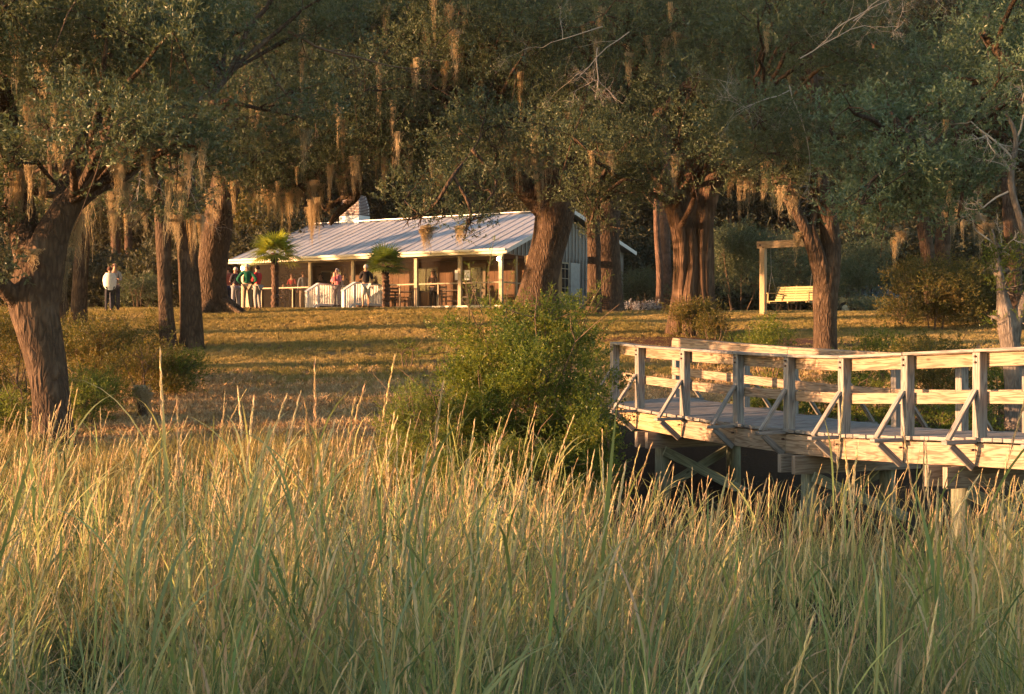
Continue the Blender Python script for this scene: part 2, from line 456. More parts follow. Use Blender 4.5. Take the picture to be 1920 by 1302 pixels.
C_FAR = src_coll('far_sprig', [sprig('far_sprig', LEAF_FAR, .9, 34, .2, .1, .008, 4) for _ in range(5)])
C_HOLLY = src_coll('holly_sprig', [sprig('holly_sprig', LEAF_HOLLY, .2, 30, .03, .019, .002) for _ in range(6)])
C_WIL = src_coll('willow_sprig', [sprig('willow_sprig', LEAF_WILLOW, .2, 30, .045, .011, .002) for _ in range(5)])
C_SCRUB = src_coll('scrub_sprig', [sprig('scrub_sprig', LEAF_SCRUB, .28, 27, .05, .025, .003) for _ in range(6)])

def moss_mesh(name, n=64, L=1.0, wd=.15):
    V = []; Fc = []
    for i in range(n):
        x0, y0 = random.gauss(0, wd*.45), random.gauss(0, wd*.35)
        l = L*(.15+.85*random.random()**1.7)*(1-min(.75, abs(x0)/wd*.5))
        k = 9; tw = random.uniform(.003, .0075)
        ph = random.uniform(0, 6)
        for j in range(k+1):
            u = j/k
            px = x0*(1-u*.45)+.022*math.sin(ph+u*11)+random.gauss(0,.013)
            py = y0*(1-u*.4)+.02*math.cos(ph+u*9)+random.gauss(0,.01)
            b = len(V); ww = tw*(1-u*.75)
            sx, sy = (ww, ww*.4) if i % 2 else (ww*.4, ww)
            V += [(px-sx, py-sy, -u*l), (px+sx, py+sy, -u*l)]
            if j: Fc += [(b-2, b-1, b+1, b)]
        for _ in range(8):   # curls
            u = random.random()*.9; p = Vector((x0*(1-u*.45), y0*(1-u*.4), -u*l)); q = p+Vector((random.gauss(0,.035), random.gauss(0,.03), -random.uniform(.02,.07)))
            b = len(V); V += [p+Vector((.003,0,0)), p-Vector((.003,0,0)), q]; Fc += [(b,b+1,b+2)]
    me = bpy.data.meshes.new(name); me.from_pydata([tuple(v) for v in V], [], Fc); me.materials.append(MOSS); me.update()
    return me
C_MOSS = src_coll('moss_hank', [moss_mesh('moss_hank') for _ in range(6)])

# ------------------------------------------------------------------ ground
def ground_mat():
    m, t, b = newmat('lawn_and_bank', .95, .05)
    v = texco(t)
    n1 = noise_t(t, v, .35, 4); n2 = noise_t(t, v, 2.2, 5, .65); n3 = noise_t(t, v, 18, 4, .7)
    grass = ramp(t, n2, [(.3, (.15,.13,.045)), (.5, (.27,.205,.08)), (.7, (.40,.29,.13))])
    dirt = ramp(t, n3, [(.3, (.12,.065,.042)), (.5, (.25,.15,.095)), (.7, (.38,.25,.16))])
    col = mixc(t, ramp(t, n1, [(.42, (0,0,0)), (.60, (1,1,1))]), grass, dirt)
    # bare leaf litter towards the marsh edge
    sx = nd(t, 'ShaderNodeSeparateXYZ'); t.links.new(v, sx.inputs[0])
    mr = nd(t, 'ShaderNodeMapRange'); mr.inputs[1].default_value = 36; mr.inputs[2].default_value = 25
    t.links.new(sx.outputs['Y'], mr.inputs[0])
    ml = nd(t, 'ShaderNodeMath', operation='MULTIPLY'); t.links.new(mr.outputs[0], ml.inputs[0])
    t.links.new(ramp(t, n2, [(.25, (.6,.6,.6)), (.5, (1,1,1))]), ml.inputs[1])
    col = mixc(t, ml.outputs[0], col, dirt)
    # mud under the marsh; by the bridge the mud colour also paints the shade
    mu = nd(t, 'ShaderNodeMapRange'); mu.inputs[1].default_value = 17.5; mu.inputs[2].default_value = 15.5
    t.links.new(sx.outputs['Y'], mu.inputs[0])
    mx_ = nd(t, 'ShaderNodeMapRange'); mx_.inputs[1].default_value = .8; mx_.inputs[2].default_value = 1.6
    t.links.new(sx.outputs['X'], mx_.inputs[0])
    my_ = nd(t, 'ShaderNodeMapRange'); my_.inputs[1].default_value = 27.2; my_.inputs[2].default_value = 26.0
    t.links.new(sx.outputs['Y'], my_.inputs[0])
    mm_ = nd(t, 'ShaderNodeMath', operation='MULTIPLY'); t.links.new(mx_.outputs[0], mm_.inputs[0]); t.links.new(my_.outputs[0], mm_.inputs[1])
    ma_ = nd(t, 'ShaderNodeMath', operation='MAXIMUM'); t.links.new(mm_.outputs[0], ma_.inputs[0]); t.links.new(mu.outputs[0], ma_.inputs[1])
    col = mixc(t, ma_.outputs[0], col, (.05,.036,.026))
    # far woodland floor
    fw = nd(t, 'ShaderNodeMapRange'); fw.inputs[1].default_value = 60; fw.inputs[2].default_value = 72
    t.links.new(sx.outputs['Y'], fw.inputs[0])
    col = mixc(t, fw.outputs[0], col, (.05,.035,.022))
    t.links.new(col, b.inputs['Base Color'])
    bump(t, b, n3, .06, .8)
    return m
ys = list(np.concatenate([np.arange(-40, 12, 4), np.arange(12, 60, .3), np.arange(60, 100, 3), np.arange(100, 401, 50)]))
xs = list(np.concatenate([np.arange(-280, -40, 40), np.arange(-40, -14, 2), np.arange(-14, 14, .3), np.arange(14, 40, 2), np.arange(40, 281, 40)]))
V = [(x, y, ground(x, y)) for y in ys for x in xs]; nx = len(xs)
Fc = [(j*nx+i, j*nx+i+1, (j+1)*nx+i+1, (j+1)*nx+i) for j in range(len(ys)-1) for i in range(nx-1)]
me = bpy.data.meshes.new('ground'); me.from_pydata(V, [], Fc); me.shade_smooth()
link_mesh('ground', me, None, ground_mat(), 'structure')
# mulch bed: a low rise of bark chips in front of the fluted tree
mb = MB(); cx, cy = G(1345, 40.5).x, 39.6
ring = []
for k in range(28):
    a = k/28*2*math.pi; rr = 1+.12*math.sin(3*a+1)
    ring.append((cx+4.6*rr*math.cos(a), cy+1.7*rr*math.sin(a)))
V = [(cx, cy, ground(cx, cy)+.10)]
for f, dz in ((.5,.09), (.85,.05), (1,-.02)):
    for (x, y) in ring:
        X = cx+(x-cx)*f; Y = cy+(y-cy)*f; V.append((X, Y, ground(X, Y)+dz))
Fc = [(0, 1+k, 1+(k+1) % 28) for k in range(28)]
for r_ in range(2):
    Fc += [(1+r_*28+k, 1+(r_+1)*28+k, 1+(r_+1)*28+(k+1) % 28, 1+r_*28+(k+1) % 28) for k in range(28)]
mb.add(V, Fc)
MULCH = flat('bark_mulch', (.12,.06,.04), .95, .05, .5, 0, 22)
o = mb.build('mulch_bed', MULCH, None, True); tag(o, None, None, None, 'structure')

# ------------------------------------------------------------------ trees
def limb_world(pts):
    """(px, py, depth, radius in metres) -> world coordinates + radius"""
    return [(*W(p[0], p[1], p[2]), p[3]) for p in pts]
def clump_points(c, r, n, flat_=.6):
    u = rng.normal(size=(n, 3)); u /= np.linalg.norm(u, axis=1)[:, None]
    rad = rng.uniform(.35, 1, n)**.6
    rad = np.where(rng.random(n) < .14, rad*1.5, rad)
    p = u*rad[:, None]*np.array([r, r, r*flat_])
    p += rng.normal(size=(n, 3))*r*.10
    return p+np.array(c)
def tree(label, limbs, clumps, coll=C_OAK, bark=BARK, name='live_oak', cat='tree', density=95, moss=(), rseg=24, rough=.10,
         flute=None, sprig_s=1.0, branch_r=.035, group=None, auto_moss=0, mosslen=1.0, origin=None, nbranch=1.0):
    """limbs: polylines in world (x,y,z,r); first is the trunk. clumps: [(x,y,z,R)]"""
    base = Vector(limbs[0][0][:3]) if origin is None else origin
    T = thing(name, base, label, cat, 0, group)
    tr = MB(); lm = MB(); allp = []
    for i, L in enumerate(limbs):
        n = max(6, int(sum((Vector(L[k+1][:3])-Vector(L[k][:3])).length for k in range(len(L)-1))*(6 if i < 4 else 3)))
        sp = spline(L, min(n, 90))
        P = [Vector(p[:3])-base for p in sp]; Rr = [max(.01, p[3]) for p in sp]
        seg = rseg if (i == 0 or Rr[0] > .2) else 10
        (tr if i == 0 else lm).tube(P, Rr, seg, rough*(1 if i == 0 else 1), 2.2, 11.3*i+hash(label) % 7, True, flute if i == 0 or Rr[0] > .2 else None)
        allp += list(zip(P, Rr))
    tr.build('trunk', bark, T, True)
    if lm.v: lm.build('limbs', bark, T, True)
    br = MB()
    pts = []; 
    for (x, y, z, r) in clumps:
        c = Vector((x, y, z))-base
        if allp and random.random() < nbranch:
            cand = sorted(allp, key=lambda q: (q[0]-c).length + max(0, q[0].z-c.z)*.8)[:4]
            a, ra = random.choice(cand)
            mid = a.lerp(c, .5)+rv((c-a).length*.12)+Vector((0,0,(c-a).length*.08))
            k = max(5, int((c-a).length*2.5))
            sp = spline([tuple(a)+(min(ra*.7, branch_r*2.2),), tuple(mid)+(branch_r*1.3,), tuple(c)+(branch_r*.5,)], k)
            sp[1:-1, :3] += rng.normal(size=(k-2, 3))*.03
            br.tube([q[:3] for q in sp], [max(.006, q[3]) for q in sp], 6, cap=False)
            for _ in range(5):   # twigs into the clump
                e = c+Vector(rng.normal(size=3))*r*.55; s0 = Vector(sp[-2][:3]) if random.random() < .5 else c
                m2 = s0.lerp(e, .5)+rv(r*.15)
                br.tube([s0, m2, e], [.016, .010, .004], 4, cap=False)
        n = int(density*r*r)
        pts.append(clump_points(c, r, n))
    if br.v: br.build('branches', bark, T, True, 'stuff')
    if pts:
        P = np.vstack(pts); n = len(P)
        rot = np.stack([rng.uniform(-.7,.7,n), rng.uniform(-.7,.7,n), rng.uniform(0,6.28,n)], 1)
        scatter('crown', P, rot, rng.uniform(.7,1.25,n)*sprig_s, coll, T, 'stuff')
    MP = []; MS = []
    for (x, y, z, l, wd) in moss:
        k = max(3, int(wd*10))
        for _ in range(k):
            MP.append(Vector((x+random.gauss(0, wd*.45), y+random.gauss(0, wd*.4), z+random.uniform(-.1,.1)))-base)
            ll = l*random.uniform(.25, 1.2); MS.append((random.uniform(.7,1.25), random.uniform(.7,1.25), ll))
    for _ in range(auto_moss):
        x, y, z, r = random.choice(clumps)
        MP.append(Vector((x+random.gauss(0,r*.4), y+random.gauss(0,r*.4), z-r*.25))-base)
        ll = mosslen*random.uniform(.4, 1.2); q_ = random.uniform(.45,.85); MS.append((q_+ll*.22, q_+ll*.22, ll))
    if MP:
        n = len(MP)
        scatter('hanging_moss', [tuple(p) for p in MP], np.stack([rng.normal(size=n)*.05, rng.normal(size=n)*.05, rng.uniform(0,6.28,n)],1), MS, C_MOSS, T, 'stuff')
    return T
def region(n, px0, px1, y0, y1, d0, d1, r0=.7, r1=1.2):
    """clump centres spread through a slab of space"""
    out = []
    for i in range(n):
        d = random.uniform(d0, d1); 
        p = W(random.uniform(px0, px1), random.uniform(y0, y1), d); out.append((p.x, p.y, p.z, random.uniform(r0, r1)))
    return out
def mossrow(lst):
    """(px, py, depth, length m, width m)"""
    return [(*W(a, b_, c), l, w_) for a, b_, c, l, w_ in lst]
def dead_branch(parent, start, dirn, length, r, mat=TWIG, depth=4, name='dead_branch'):
    mb = MB(); base = parent.location
    def rec(p, d, L, r, k):
        n = 5; pts = [p]; dd = d.normalized(); q = p
        for i in range(n):
            dd = (dd+rv(.28)).normalized(); q = q+dd*L/n; pts.append(q)
        mb.tube(pts, [r*(1-.45*i/n) for i in range(n+1)], 5 if r > .01 else 3, cap=False)
        if k:
            for i in range(random.randint(2, 4)):
                j = random.randint(1, n)
                rec(pts[j], (dd*.7+rv(1)).normalized(), L*random.uniform(.45,.7), r*.55, k-1)
    rec(Vector(start)-base, Vector(dirn), length, r, depth)
    return mb.build(name, mat, parent, True, None)

# left foreground oak
d = 21.5
T1 = tree('thick leaning live oak at the left edge, one limb arching right over the scrub',
    [limb_world([(104,905,d,.42),(100,840,d,.34),(96,760,d,.295),(86,680,d,.305),(70,610,d,.35),(64,560,d,.39),(78,500,d,.35),(88,455,d,.28)]),
     limb_world([(80,500,d,.33),(98,440,d,.25),(130,385,d+.2,.20),(175,345,d+.6,.195),(235,315,d+1.2,.19),(290,265,d+2,.16),(340,215,d+3,.12),(400,170,d+4,.08),(440,130,d+5,.04)]),
     limb_world([(62,600,d,.25),(38,562,d-.2,.19),(14,545,d-.4,.14),(-20,500,d-.7,.11),(-60,400,d-1,.08)]),
     limb_world([(70,520,d,.30),(45,430,d+.5,.24),(30,330,d+1,.2),(10,200,d+1,.16),(-10,60,d+1,.1),(20,-60,d,.05)]),
     limb_world([(110,430,d,.18),(130,330,d+1,.15),(180,220,d+2,.12),(220,100,d+2,.09),(300,-20,d+2,.05)])],
    region(40, -250, 380, -120, 280, 19, 26, .7, 1.15)+region(7, 190, 420, 240, 330, 19.5, 21.5, .4, .65)+region(7, -160, 20, 250, 520, 20, 23, .5, .8)+region(10, 200, 620, -80, 330, 24, 29, .8, 1.2)+region(8, 120, 420, 300, 400, 25, 29, .45, .65),
    density=100, auto_moss=60, mosslen=1.1,
    moss=mossrow([(165,300,23,1.7,.5),(70,330,22,1.6,.4),(40,470,21.2,.9,.35),(100,480,21.6,.9,.3),(245,330,23,1.0,.4),(130,400,22,1.3,.3)]))
dead_branch(T1, W(330,250,24), (.5,-.2,-.9), 1.1, .012)
dead_branch(T1, W(260,270,24), (.3,-.2,-.9), 1.0, .012)
for (a, b_, dv) in ((540,60,(1,0,-.6)), (470,70,(.4,0,-.9)), (380,90,(-1,0,-.8))):
    dead_branch(T1, W(a,b_,27), dv, 1.6, .035, TWIGB)

# slender pair on the left bank
T2 = tree('slender moss hung oak trunk lit along its left side on the left bank',
    [[(*G(318,38,-.1),.26),(*W(312,600,38),.21),(*W(308,520,38),.19),(*W(306,440,38),.21),(*W(303,370,38),.19),(*W(312,280,38),.16),(*W(330,180,38),.12)]],
    region(9, 180, 430, 60, 360, 36, 40, .8, 1.2), density=70, moss=mossrow([(335,300,37.7,2.0,.4),(345,390,37.8,1.8,.5),(372,400,37.8,1.6,.4),(395,360,38,1.5,.4)]))
T3 = tree('dark short-limbed oak trunk close right of the slender lit trunk',
    [[(*G(360,38.5,-.1),.36),(*W(358,600,38.5),.31),(*W(354,520,38.5),.29),(*W(350,450,38.5),.26),(*W(352,360,38.5),.24),(*W(345,260,38.5),.18)]],
    region(8, 260, 480, 120, 330, 38, 42, .8, 1.2), density=70)
d = 51
T4 = tree('broad leaning oak trunk with orange lit flank standing left of the porch',
    [[(*G(402,d,-.3),.85),(*W(398,570,d),.62),(*W(396,530,d),.55),(*W(403,460,d),.53),(*W(414,390,d),.52),(*W(428,320,d),.52),(*W(440,240,d),.5),(*W(455,130,d),.35),(*W(470,0,d),.2)],
     limb_world([(428,320,d,.42),(480,260,d,.32),(560,240,d-1,.32),(610,245,d-2,.30),(680,215,d-3,.2),(800,200,d-4,.12)]),
     limb_world([(430,300,d,.3),(380,220,d,.26),(320,150,d,.2),(240,110,d,.1)]),
     limb_world([(440,230,d,.3),(520,100,d-1,.26),(590,60,d-2,.2),(680,110,d-3,.2),(760,130,d-4,.12)])],
    region(44, 330, 900, -60, 330, 40, 50, 1.2, 1.9)+region(6, 300, 480, 180, 330, 44, 50, 1, 1.5)+region(5,440,620,290,350,46,49,.7,1.1),
    density=62, auto_moss=110, mosslen=1.7, branch_r=.05,
    moss=mossrow([(512,355,48,1.6,.45),(500,350,48,1.2,.4),(525,365,48,1.4,.3)]))
r0 = MB()
for (a, b_, L) in ((.9,-.6,1.5),(1.1,-.1,1.2),(-.8,-.7,1.1),(-.2,-1,1.3)):
    p = T4.location
    pts = [Vector((0,0,.9)), Vector((a*.6,b_*.6,.55)), Vector((a*L,b_*L, ground(p.x+a*L, p.y+b_*L)-p.z-.1))]
    r0.tube([Vector(q[:3]) for q in spline([tuple(q) for q in pts], 8)], [.34,.3,.27,.24,.2,.16,.12,.08], 10, .1)
r0.build('roots', BARK, T4, True)
# small moss draped oak in front of the roof
d = 46
T5 = tree('crooked thin oak hung with golden moss in front of the metal roof',
    [[(*W(640,-60,d-1),.14),(*W(650,60,d-1),.15),(*W(640,180,d),.15),(*W(655,260,d),.13),(*W(672,330,d),.13),(*W(668,365,d),.16),(*W(650,385,d),.13),(*W(630,405,d),.10),(*W(618,422,d),.06)],
     limb_world([(655,270,d,.14),(610,310,d,.12),(580,355,d,.11),(560,345,d,.09),(540,350,d,.07),(505,335,d,.04)]),
     limb_world([(580,350,d,.1),(590,380,d,.08),(583,425,d,.03)]),
     limb_world([(668,365,d,.1),(640,372,d,.08),(612,395,d,.05),(600,380,d,.03)])],
    region(9, 480, 660, 270, 340, 43, 45, .6, .95)+region(6,560,740,120,300,42,44,.8,1.2), density=70, name='live_oak', auto_moss=22, mosslen=1.3, origin=Vector(W(640,-60,d-1)),
    moss=mossrow([(590,375,45.6,1.8,.35),(595,385,45.6,2.0,.3),(510,340,46,1.5,.3),(545,352,46,.9,.45),(560,360,46,1.0,.4),(615,380,46,.8,.3),(658,275,45.8,1.5,.35),(645,290,45.8,1.7,.25),(630,300,46,1.2,.5),(662,330,45.8,.8,.2)]))

# the centre oak
d = 50
T6 = tree('massive centre live oak forking above the cottage roof corner behind the green bush',
    [[(*G(1005,d,-.3),1.0),(*W(1008,560,d),.76),(*W(1015,520,d),.64),(*W(1026,470,d),.61),(*W(1036,430,d),.64),(*W(1040,395,d),.70),(*W(1038,360,d),.78),(*W(1045,330,d),.75),(*W(1055,280,d),.60),(*W(1050,200,d),.5),(*W(1040,80,d),.3),(*W(1050,-40,d),.2)],
     limb_world([(1020,390,d,.45),(985,355,d,.38),(955,318,d-.5,.32),(915,290,d-1,.28),(850,270,d-2,.22),(760,280,d-4,.15),(680,300,d-6,.08)]),
     limb_world([(1052,380,d,.45),(1078,340,d,.38),(1100,280,d-.5,.34),(1150,200,d-2,.28),(1230,130,d-4,.2),(1320,90,d-5,.1)]),
     limb_world([(1050,280,d,.4),(1000,200,d-1,.32),(930,120,d-3,.25),(850,70,d-5,.15)]),
     limb_world([(1050,290,d,.3),(1040,262,d-4,.2),(1000,240,d-7,.12),(950,236,d-7.5,.08),(900,238,d-7,.04)]),
     limb_world([(1055,230,d,.4),(1130,170,d-2,.2),(1060,140,d-3,.18),(980,150,d-4,.15),(900,200,d-4,.1)])],
    region(50, 640, 1120, -60, 250, 38, 49, 1.2, 1.9)+region(9, 680, 930, 230, 350, 40, 46, .8, 1.3),
    density=58, auto_moss=95, mosslen=1.7, branch_r=.05, rseg=40, rough=.07,
    moss=mossrow([(915,250,43,1.6,.3),(930,235,43,1.5,.2),(948,245,42.5,1.9,.25),(965,250,43,2.0,.25),(983,245,42.5,2.2,.25),(1002,250,42.5,2.6,.2),(1015,255,42.5,2.4,.2),(1028,262,42.5,2.2,.2),(1040,255,42.5,1.6,.2),(975,235,41.5,1.5,.5),(905,260,46,1.6,.4),(970,250,47,2.4,.8),(1010,260,47,2.2,.8),(820,300,44,1.5,.7),(850,330,44,1.0,.5)]))
# spray hanging in front of the roof
T6b = tree('low leafy oak bough hanging dark against the pale roof',
    [limb_world([(905,250,33.5,.02),(885,285,33,.022),(850,330,32,.045),(815,385,32,.03),(790,405,32,.02)]),
     limb_world([(850,330,32,.04),(880,385,32,.04),(880,420,32,.02)]), limb_world([(885,280,32.8,.05),(930,340,33,.03),(905,390,32,.02)])],
    [(*W(790,408,32),.42),(*W(765,412,32),.26),(*W(880,418,32),.40),(*W(905,408,32),.35),(*W(835,405,32),.36),(*W(872,448,32),.26),(*W(830,370,33),.7),(*W(770,360,34),.7),(*W(900,350,33),.8),(*W(860,310,34),.9),(*W(930,290,35),.9),(*W(900,220,34),.9),(*W(860,250,34),.8),(*W(950,240,34),.8)],
    density=88, name='oak_bough', cat='bough', branch_r=.018, moss=mossrow([(800,420,32,.75,.14),(797,430,32,1.0,.1),(860,425,32,.5,.1)]), origin=Vector(W(905,250,33.5)))
# dark pair right of the roof
T7 = tree('dark double oak trunk right of the cottage gable',
    [[(*G(1140,54,-.2),.75),(*W(1138,560,54),.60),(*W(1137,500,54),.55),(*W(1138,430,54),.52),(*W(1140,380,54),.55),(*W(1145,300,54),.5),(*W(1150,180,54),.4)],
     [(*G(1113,52.5,-.2),.36),(*W(1114,560,52.5),.28),(*W(1114,480,52.5),.25),(*W(1112,420,52.5),.25),(*W(1105,340,52.5),.22),(*W(1110,250,52.5),.16)]],
    region(12, 1060, 1260, 50, 330, 50, 55, 1.2, 1.8), density=60, auto_moss=8)
T7b = tree('low leafy oak bough hanging between centre oak and dark double trunk',
    [limb_world([(1330,120,38,.16),(1250,200,38,.13),(1180,270,38,.1),(1130,330,38,.07),(1120,390,38,.04)])],
    region(13, 1085, 1215, 220, 390, 37, 40, .55, .9)+[(*W(1120,410,38),.42),(*W(1145,425,38),.3),(*W(1105,440,38),.28),(*W(1090,350,38),.6)],
    density=88, name='oak_bough', cat='bough', origin=Vector(W(1330,120,38)))
# fluted tree
d = 42
T9 = tree('massive fluted twisted trunk with bright strip and sawn limb stub mid right',
    [[(*G(1302,d,-.2),.74),(*W(1302,600,d),.60),(*W(1302,540,d),.52),(*W(1300,480,d),.50),(*W(1300,420,d),.48),(*W(1302,370,d),.42),(*W(1300,330,d+.2),.36),(*W(1296,280,d+.3),.32),(*W(1300,200,d),.25),(*W(1310,100,d),.18)],
     limb_world([(1268,632,d-.2,.36),(1276,560,d-.25,.27),(1279,500,d-.3,.26),(1276,450,d-.35,.26),(1264,400,d-.4,.24),(1246,360,d-.4,.22),(1232,325,d-.3,.24),(1222,290,d,.25),(1190,220,d-1,.2),(1120,150,d-2,.12)]),
     limb_world([(1322,632,d-.3,.34),(1318,560,d-.35,.28),(1316,500,d-.35,.27),(1318,440,d-.35,.29),(1322,400,d-.3,.30),(1332,355,d-.2,.30),(1348,318,d-.2,.30),(1364,285,d,.26),(1420,210,d-1,.2),(1500,150,d-2,.1)]),
     limb_world([(1296,632,d-.55,.30),(1292,560,d-.5,.22),(1297,500,d-.45,.20),(1292,440,d-.45,.22),(1284,390,d-.3,.2),(1276,345,d-.2,.16),(1270,300,d,.12)]),
     limb_world([(1338,635,d,.24),(1330,560,d,.17),(1330,480,d,.15),(1328,420,d,.14),(1320,370,d,.1)]),
     limb_world([(1256,380,d-.5,.17),(1270,410,d-.6,.16),(1279,450,d-.6,.13),(1281,500,d-.55,.11),(1277,560,d-.5,.10),(1270,625,d-.5,.14)]),
     limb_world([(1296,330,d,.4),(1270,240,d-1,.3),(1210,150,d-2,.2),(1150,60,d-2,.12)])],
    region(44, 1030, 1430, -60, 280, 33, 44, 1.0, 1.6)+region(6, 1330, 1460, 200, 300, 38, 43, .8, 1.2),
    density=66, bark=BARK_FLUTE, auto_moss=40, mosslen=1.3, rseg=40, rough=.10, flute=.045, name='live_oak', branch_r=.045,
    moss=mossrow([(1370,318,41,1.3,.4),(1385,315,41,1.6,.4),(1400,320,41,1.9,.4),(1425,325,41,1.6,.4),(1440,335,41,1.2,.3),(1395,310,41,1.0,.6),(1455,300,41,1.3,.4)]))
st = MB().tube([T9.location*0+W(1258,385,d-.45)-T9.location, W(1238,366,d-.75)-T9.location, W(1234,362,d-.80)-T9.location], [.17,.125,.115], 14, .05)
st.build('sawn_stub', WOOD, T9, True, label='pale sawn end of a cut limb')
for (a, b_, dv, L) in ((1130,50,(-1,0,-.3),1.9), (1180,60,(-.9,-.1,-.7),1.8), (1120,90,(-.4,0,-1),1.4)):
    dead_branch(T9, W(a,b_,33), dv, L*.9, .014, TWIG, 5)
# swing tree
d = 34.5
T10 = tree('twin stemmed oak in front of the yellow swing frame',
    [[(*G(1549,d,-.1),.36),(*W(1548,650,d),.31),(*W(1548,600,d),.29),(*W(1548,560,d),.31),(*W(1552,500,d),.32),(*W(1556,450,d),.25),(*W(1550,400,d),.25),(*W(1536,350,d),.25),(*W(1530,290,d),.22),(*W(1524,200,d),.18),(*W(1520,80,d),.14),(*W(1530,-40,d),.1)],
     limb_world([(1547,640,d,.16),(1545,580,d-.02,.2),(1541,530,d-.1,.2),(1528,480,d-.2,.17),(1515,440,d-.2,.155),(1498,405,d-.2,.14),(1478,375,d-.2,.13),(1462,350,d-.2,.13),(1440,290,d-.5,.1),(1400,200,d-1,.07)]),
     limb_world([(1549,640,d,.12),(1549,580,d-.08,.16),(1547,540,d-.18,.16),(1541,490,d-.25,.13),(1530,455,d-.25,.12),(1522,425,d-.2,.1),(1528,395,d-.1,.08)])],
    region(26, 1330, 1640, -60, 290, 28, 37, .8, 1.3)+region(6, 1440, 1560, 270, 350, 31, 34, .4, .7),
    density=84, auto_moss=8, mosslen=.8, moss=mossrow([(1470,340,34,.9,.3),(1490,350,34,.8,.2),(1500,440,34.3,.9,.12)]))
for (a, b_, dv, L) in ((1480,160,(.1,0,-1),1.6), (1480,170,(-1,0,-.5),1.4), (1500,110,(.8,0,.7),1.6), (1560,60,(.9,0,.6),1.5), (1600,40,(.6,0,.5),1.3)):
    dead_branch(T10, W(a,b_,27.6), dv, L*.9, .013, TWIG, 5)
# right foreground oak, stem outside the frame
d = 27
T14 = tree('pale green live oak spreading in from the right edge above the footbridge',
    [[(*G(2120,d,-.2),.4),(*W(2115,650,d),.33),(*W(2100,500,d),.3),(*W(2060,380,d),.28),(*W(2000,280,d),.24),(*W(1980,160,d),.2),(*W(1990,0,d),.12)],
     limb_world([(2050,370,d,.2),(1960,320,d,.17),(1860,280,d-.3,.14),(1760,270,d-.6,.1),(1650,250,d-.8,.06)]),
     limb_world([(1990,220,d,.15),(1900,130,d,.12),(1840,60,d,.08)])],
    region(30, 1560, 1840, 165, 375, 23.5, 29, .35, .85)+region(14, 1840, 1960, 140, 300, 23.5, 29, .35, .8)+region(12, 1780, 2080, -60, 200, 24, 29, .7, 1.0)+region(9, 1590, 1800, 340, 425, 24, 27, .4, .6)+region(2, 1780, 1840, 330, 420, 24, 27, .35, .55),
    coll=C_OAKB, density=72, sprig_s=1.15, name='live_oak', moss=mossrow([(1780,385,34,1.2,.4),(1690,440,30,.8,.15)]), auto_moss=6, mosslen=.6)
# bare grey forked tree at the right edge
d = 24
T13 = tree('bare grey forked tree behind the bridge rail at the right edge',
    [[(*G(1905,d,-.1),.22),(*W(1903,760,d),.175),(*W(1900,690,d),.165),(*W(1893,640,d),.165),(*W(1886,600,d),.16),(*W(1880,560,d),.10),(*W(1876,525,d),.07),(*W(1870,480,d),.04),(*W(1860,430,d),.02)],
     limb_world([(1897,640,d,.14),(1908,595,d,.11),(1925,560,d,.10),(1950,500,d,.08),(1960,380,d,.06)]),
     limb_world([(1940,520,d,.07),(1915,420,d,.06),(1895,340,d,.055),(1905,260,d,.045),(1885,210,d,.03)])],
    [(*W(1880,470,d),.35),(*W(1895,510,d),.32),(*W(1868,500,d),.28),(*W(1860,600,d),.2),(*W(1915,470,d),.3),(*W(1885,540,d),.25),(*W(1925,610,d),.3)], density=200, coll=C_HOLLY, bark=BARK_GREY, name='bare_tree', sprig_s=1.2)
for (a, b_, dv, L) in ((1893,480,(-1,0,.5),.7), (1900,300,(-.9,0,.8),1.0), (1905,260,(.2,0,1),.8), (1898,330,(-.4,0,.9),.9), (1890,360,(-.8,0,-.3),.6)):
    dead_branch(T13, W(a,b_,d), dv, L, .022)
# lit trunks further back
def plain_trunk(label, px, d, r, ytop, lean=0, bark=BARK, name='oak_tree', cl=(), density=55, group=None, **kw):
    ps = [(*G(px, d, -.2), r*1.25)]; g = ps[0]
    n = 6; top = W(px+lean, ytop, d)
    for i in range(1, n+1):
        u = i/n; p = Vector(g[:3]).lerp(top, u); ps.append((p.x+random.uniform(-.06,.06), p.y, p.z, r*(1-.35*u)))
    return tree(label, [ps], list(cl), bark=bark, name=name, density=density, group=group, **kw)
plain_trunk('orange lit leaning trunk rising from the golden shrubs right of the swing', 1752, 47, .26, 250, -40, cl=region(8,1640,1860,80,330,45,49,1.1,1.6), auto_moss=14, mosslen=1.8, moss=mossrow([(1690,430,46,1.0,.2),(1770,350,46,1.8,.4),(1785,380,46,1.6,.3)]))
plain_trunk('dark trunk just right of the orange lit leaning trunk', 1772, 50, .32, 200, -8, cl=region(6,1700,1900,60,300,48,53,1.1,1.6), auto_moss=8)
plain_trunk('bright orange sunlit trunk near the right edge behind the bare tree', 1903, 44, .27, 200, -14, cl=region(8,1820,2010,60,320,43,48,1.1,1.6), auto_moss=10, moss=mossrow([(1825,400,44,1.2,.5),(1850,420,44,1.2,.4)]))
plain_trunk('thin dark oak stem behind the arching limb at left', 148, 42, .25, 200, 12, cl=region(10,0,300,0,330,40,48,1.1,1.7), auto_moss=18, mosslen=2, moss=mossrow([(160,320,41,3.2,.5),(120,370,41,2.6,.6),(210,360,42,1.8,.8),(240,350,42,1.3,.8),(262,360,42,1.6,.4)]))
plain_trunk('moss covered oak stem left of the couple under the trees', 118, 46, .22, 240, -20, cl=region(5,-60,150,100,330,45,50,1.1,1.6), auto_moss=10, moss=mossrow([(115,400,45.5,2.6,.5)]))
plain_trunk('grey straight pine trunk between dark double trunk and fluted tree', 1249, 60, .26, 60, -3, BARK_PINE, 'pine_tree')
plain_trunk('thinner brown pine trunk left of the grey straight one', 1236, 57, .14, 120, -6, BARK_PINE, 'pine_tree')
